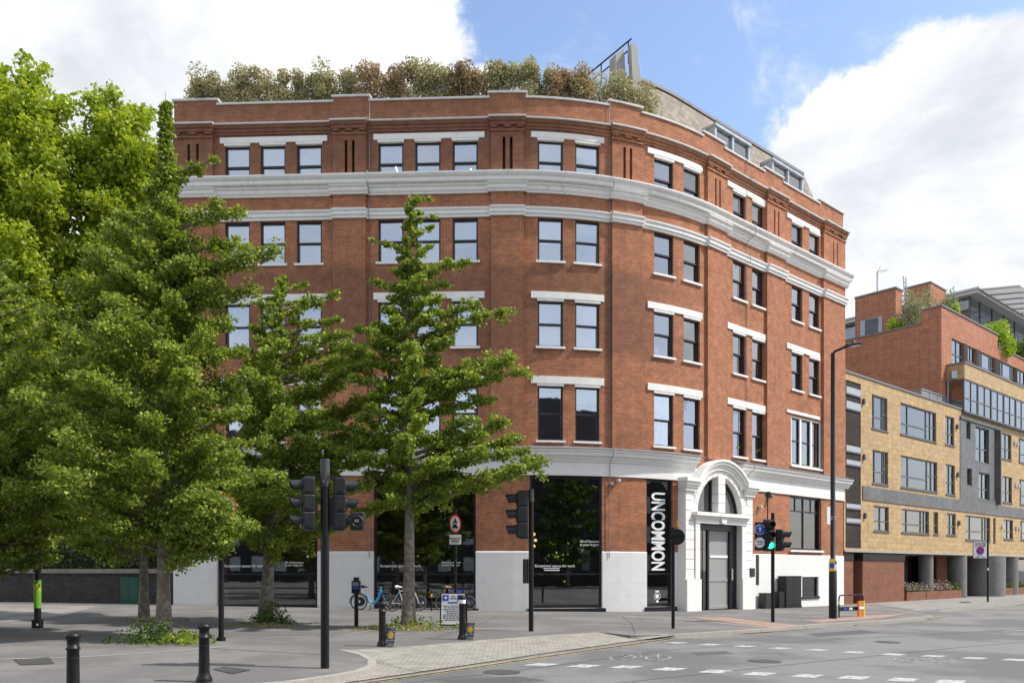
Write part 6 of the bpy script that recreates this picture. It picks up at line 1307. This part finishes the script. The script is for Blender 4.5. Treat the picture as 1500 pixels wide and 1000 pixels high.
mb = MB(); mb.M = Matrix.Translation((cxs, -.06, zc_)) @ Matrix.Rotation(math.radians(45), 4, 'Y'); mb.box(-.21, .21, -.003, .003, -.025, .025); mb.build('red_bar', M['sign_r'], o)
mb = MB(); text_mb(mb, 'Controlled', .155, Matrix.Translation((cxs, -.045, z1-.11)), .002); text_mb(mb, 'ZONE', .24, Matrix.Translation((cxs, -.045, z1-.28)), .002); text_mb(mb, 'Mon - Fri\n8.30am - 6.30pm', .095, Matrix.Translation((cxs, -.045, z0+.13)), .002); mb.build('lettering', M['black'], o)
mb = MB(); mb.lathe([(.058, h*.50), (.058, h*.54)], seg=14, cap=False); mb.build('sticker', M['pot'], t)
# plants and pots inside the shop windows
def potplant(s_, o_, z, hp, hl, wl, lab, m, i):
    x, y = P(s_, o_); t = thing('potted_plant', lab, 'plant', (x, y, z), 0, 'potted plants inside the shop windows'); mb = MB(); mb.lathe([(.10, 0), (.13, hp), (.115, hp), (.1, hp-.03), (0, hp-.03)], seg=16); mb.build('pot', M['pot'], t)
    n = int(260*wl/.4); rr = np.random.default_rng(i); p = rr.normal(size=(n, 3))*np.array([wl*.35, wl*.35, hl*.25]); p[:, 2] += hp+hl*.55; leaves('foliage', p, .075, M['leaf_y'] if m else M['leaf_d'], t); mb = MB(); mb.tube([(0, 0, hp-.03), (.02, .01, hp+hl*.4), (0, 0, hp+hl*.8)], .012, 5, False); mb.build('stem', M['bark'], t)
for i, (px, hl, wl, m, lab) in enumerate(((816, 1.5, .8, 1, 'tall leafy potted plant in the middle of the third shop window'), (833, .45, .3, 0, 'small potted plant right of the tall leafy one'), (868, .5, .4, 1, 'bushy potted plant at the right end of the third shop window'), (792, 1.1, .7, 0, 'dark potted palm behind the central signal pole'), (612, .5, .4, 0, 'small potted plant just right of the slender ginkgo trunk'), (632, .9, .6, 1, 'potted plant above the stickered cycle stand'), (652, .8, .6, 1, 'bright potted plant just left of the round sign pole'), (685, 1.3, .5, 0, 'tall thin potted plant at the right end of the second shop window'))):
    potplant(S(px, -.75), -.75, 1.42, .22, hl, wl, lab, m, i+3)
for i, (px, lab) in enumerate(((1166, 'leafy potted plant in the left half of the barred shop window'), (1182, 'flowering potted plant in the right half of the barred shop window'))): potplant(S(px, -.7), -.7, 2.75, .2, .45, .5, lab, 1, i+20)
for i, (px, fl, lab) in enumerate(((1078, 7.1, 'potted plant on the first floor sill above the arch, left'), (1105, 7.1, 'spiky potted plant on the first floor sill above the arch, right'), (1111, 14.5, 'potted plant in the third floor window above the cable'))): potplant(S(px, -.5), -.5, fl, .2, .55, .4, lab, 1, i+30)
mb = MB()
for a, b_ in gw[:3]: mb.pbox(a, b_, -1.05, -.35, 1.36, 1.42)
o = mb.build('window_shelf', M['darkgrey'], bld, True); mb = MB(); mb.pbox(30.4, 33.5, -1, -.4, 2.66, 2.74); mb.build('window_shelf', M['darkgrey'], bld, True)
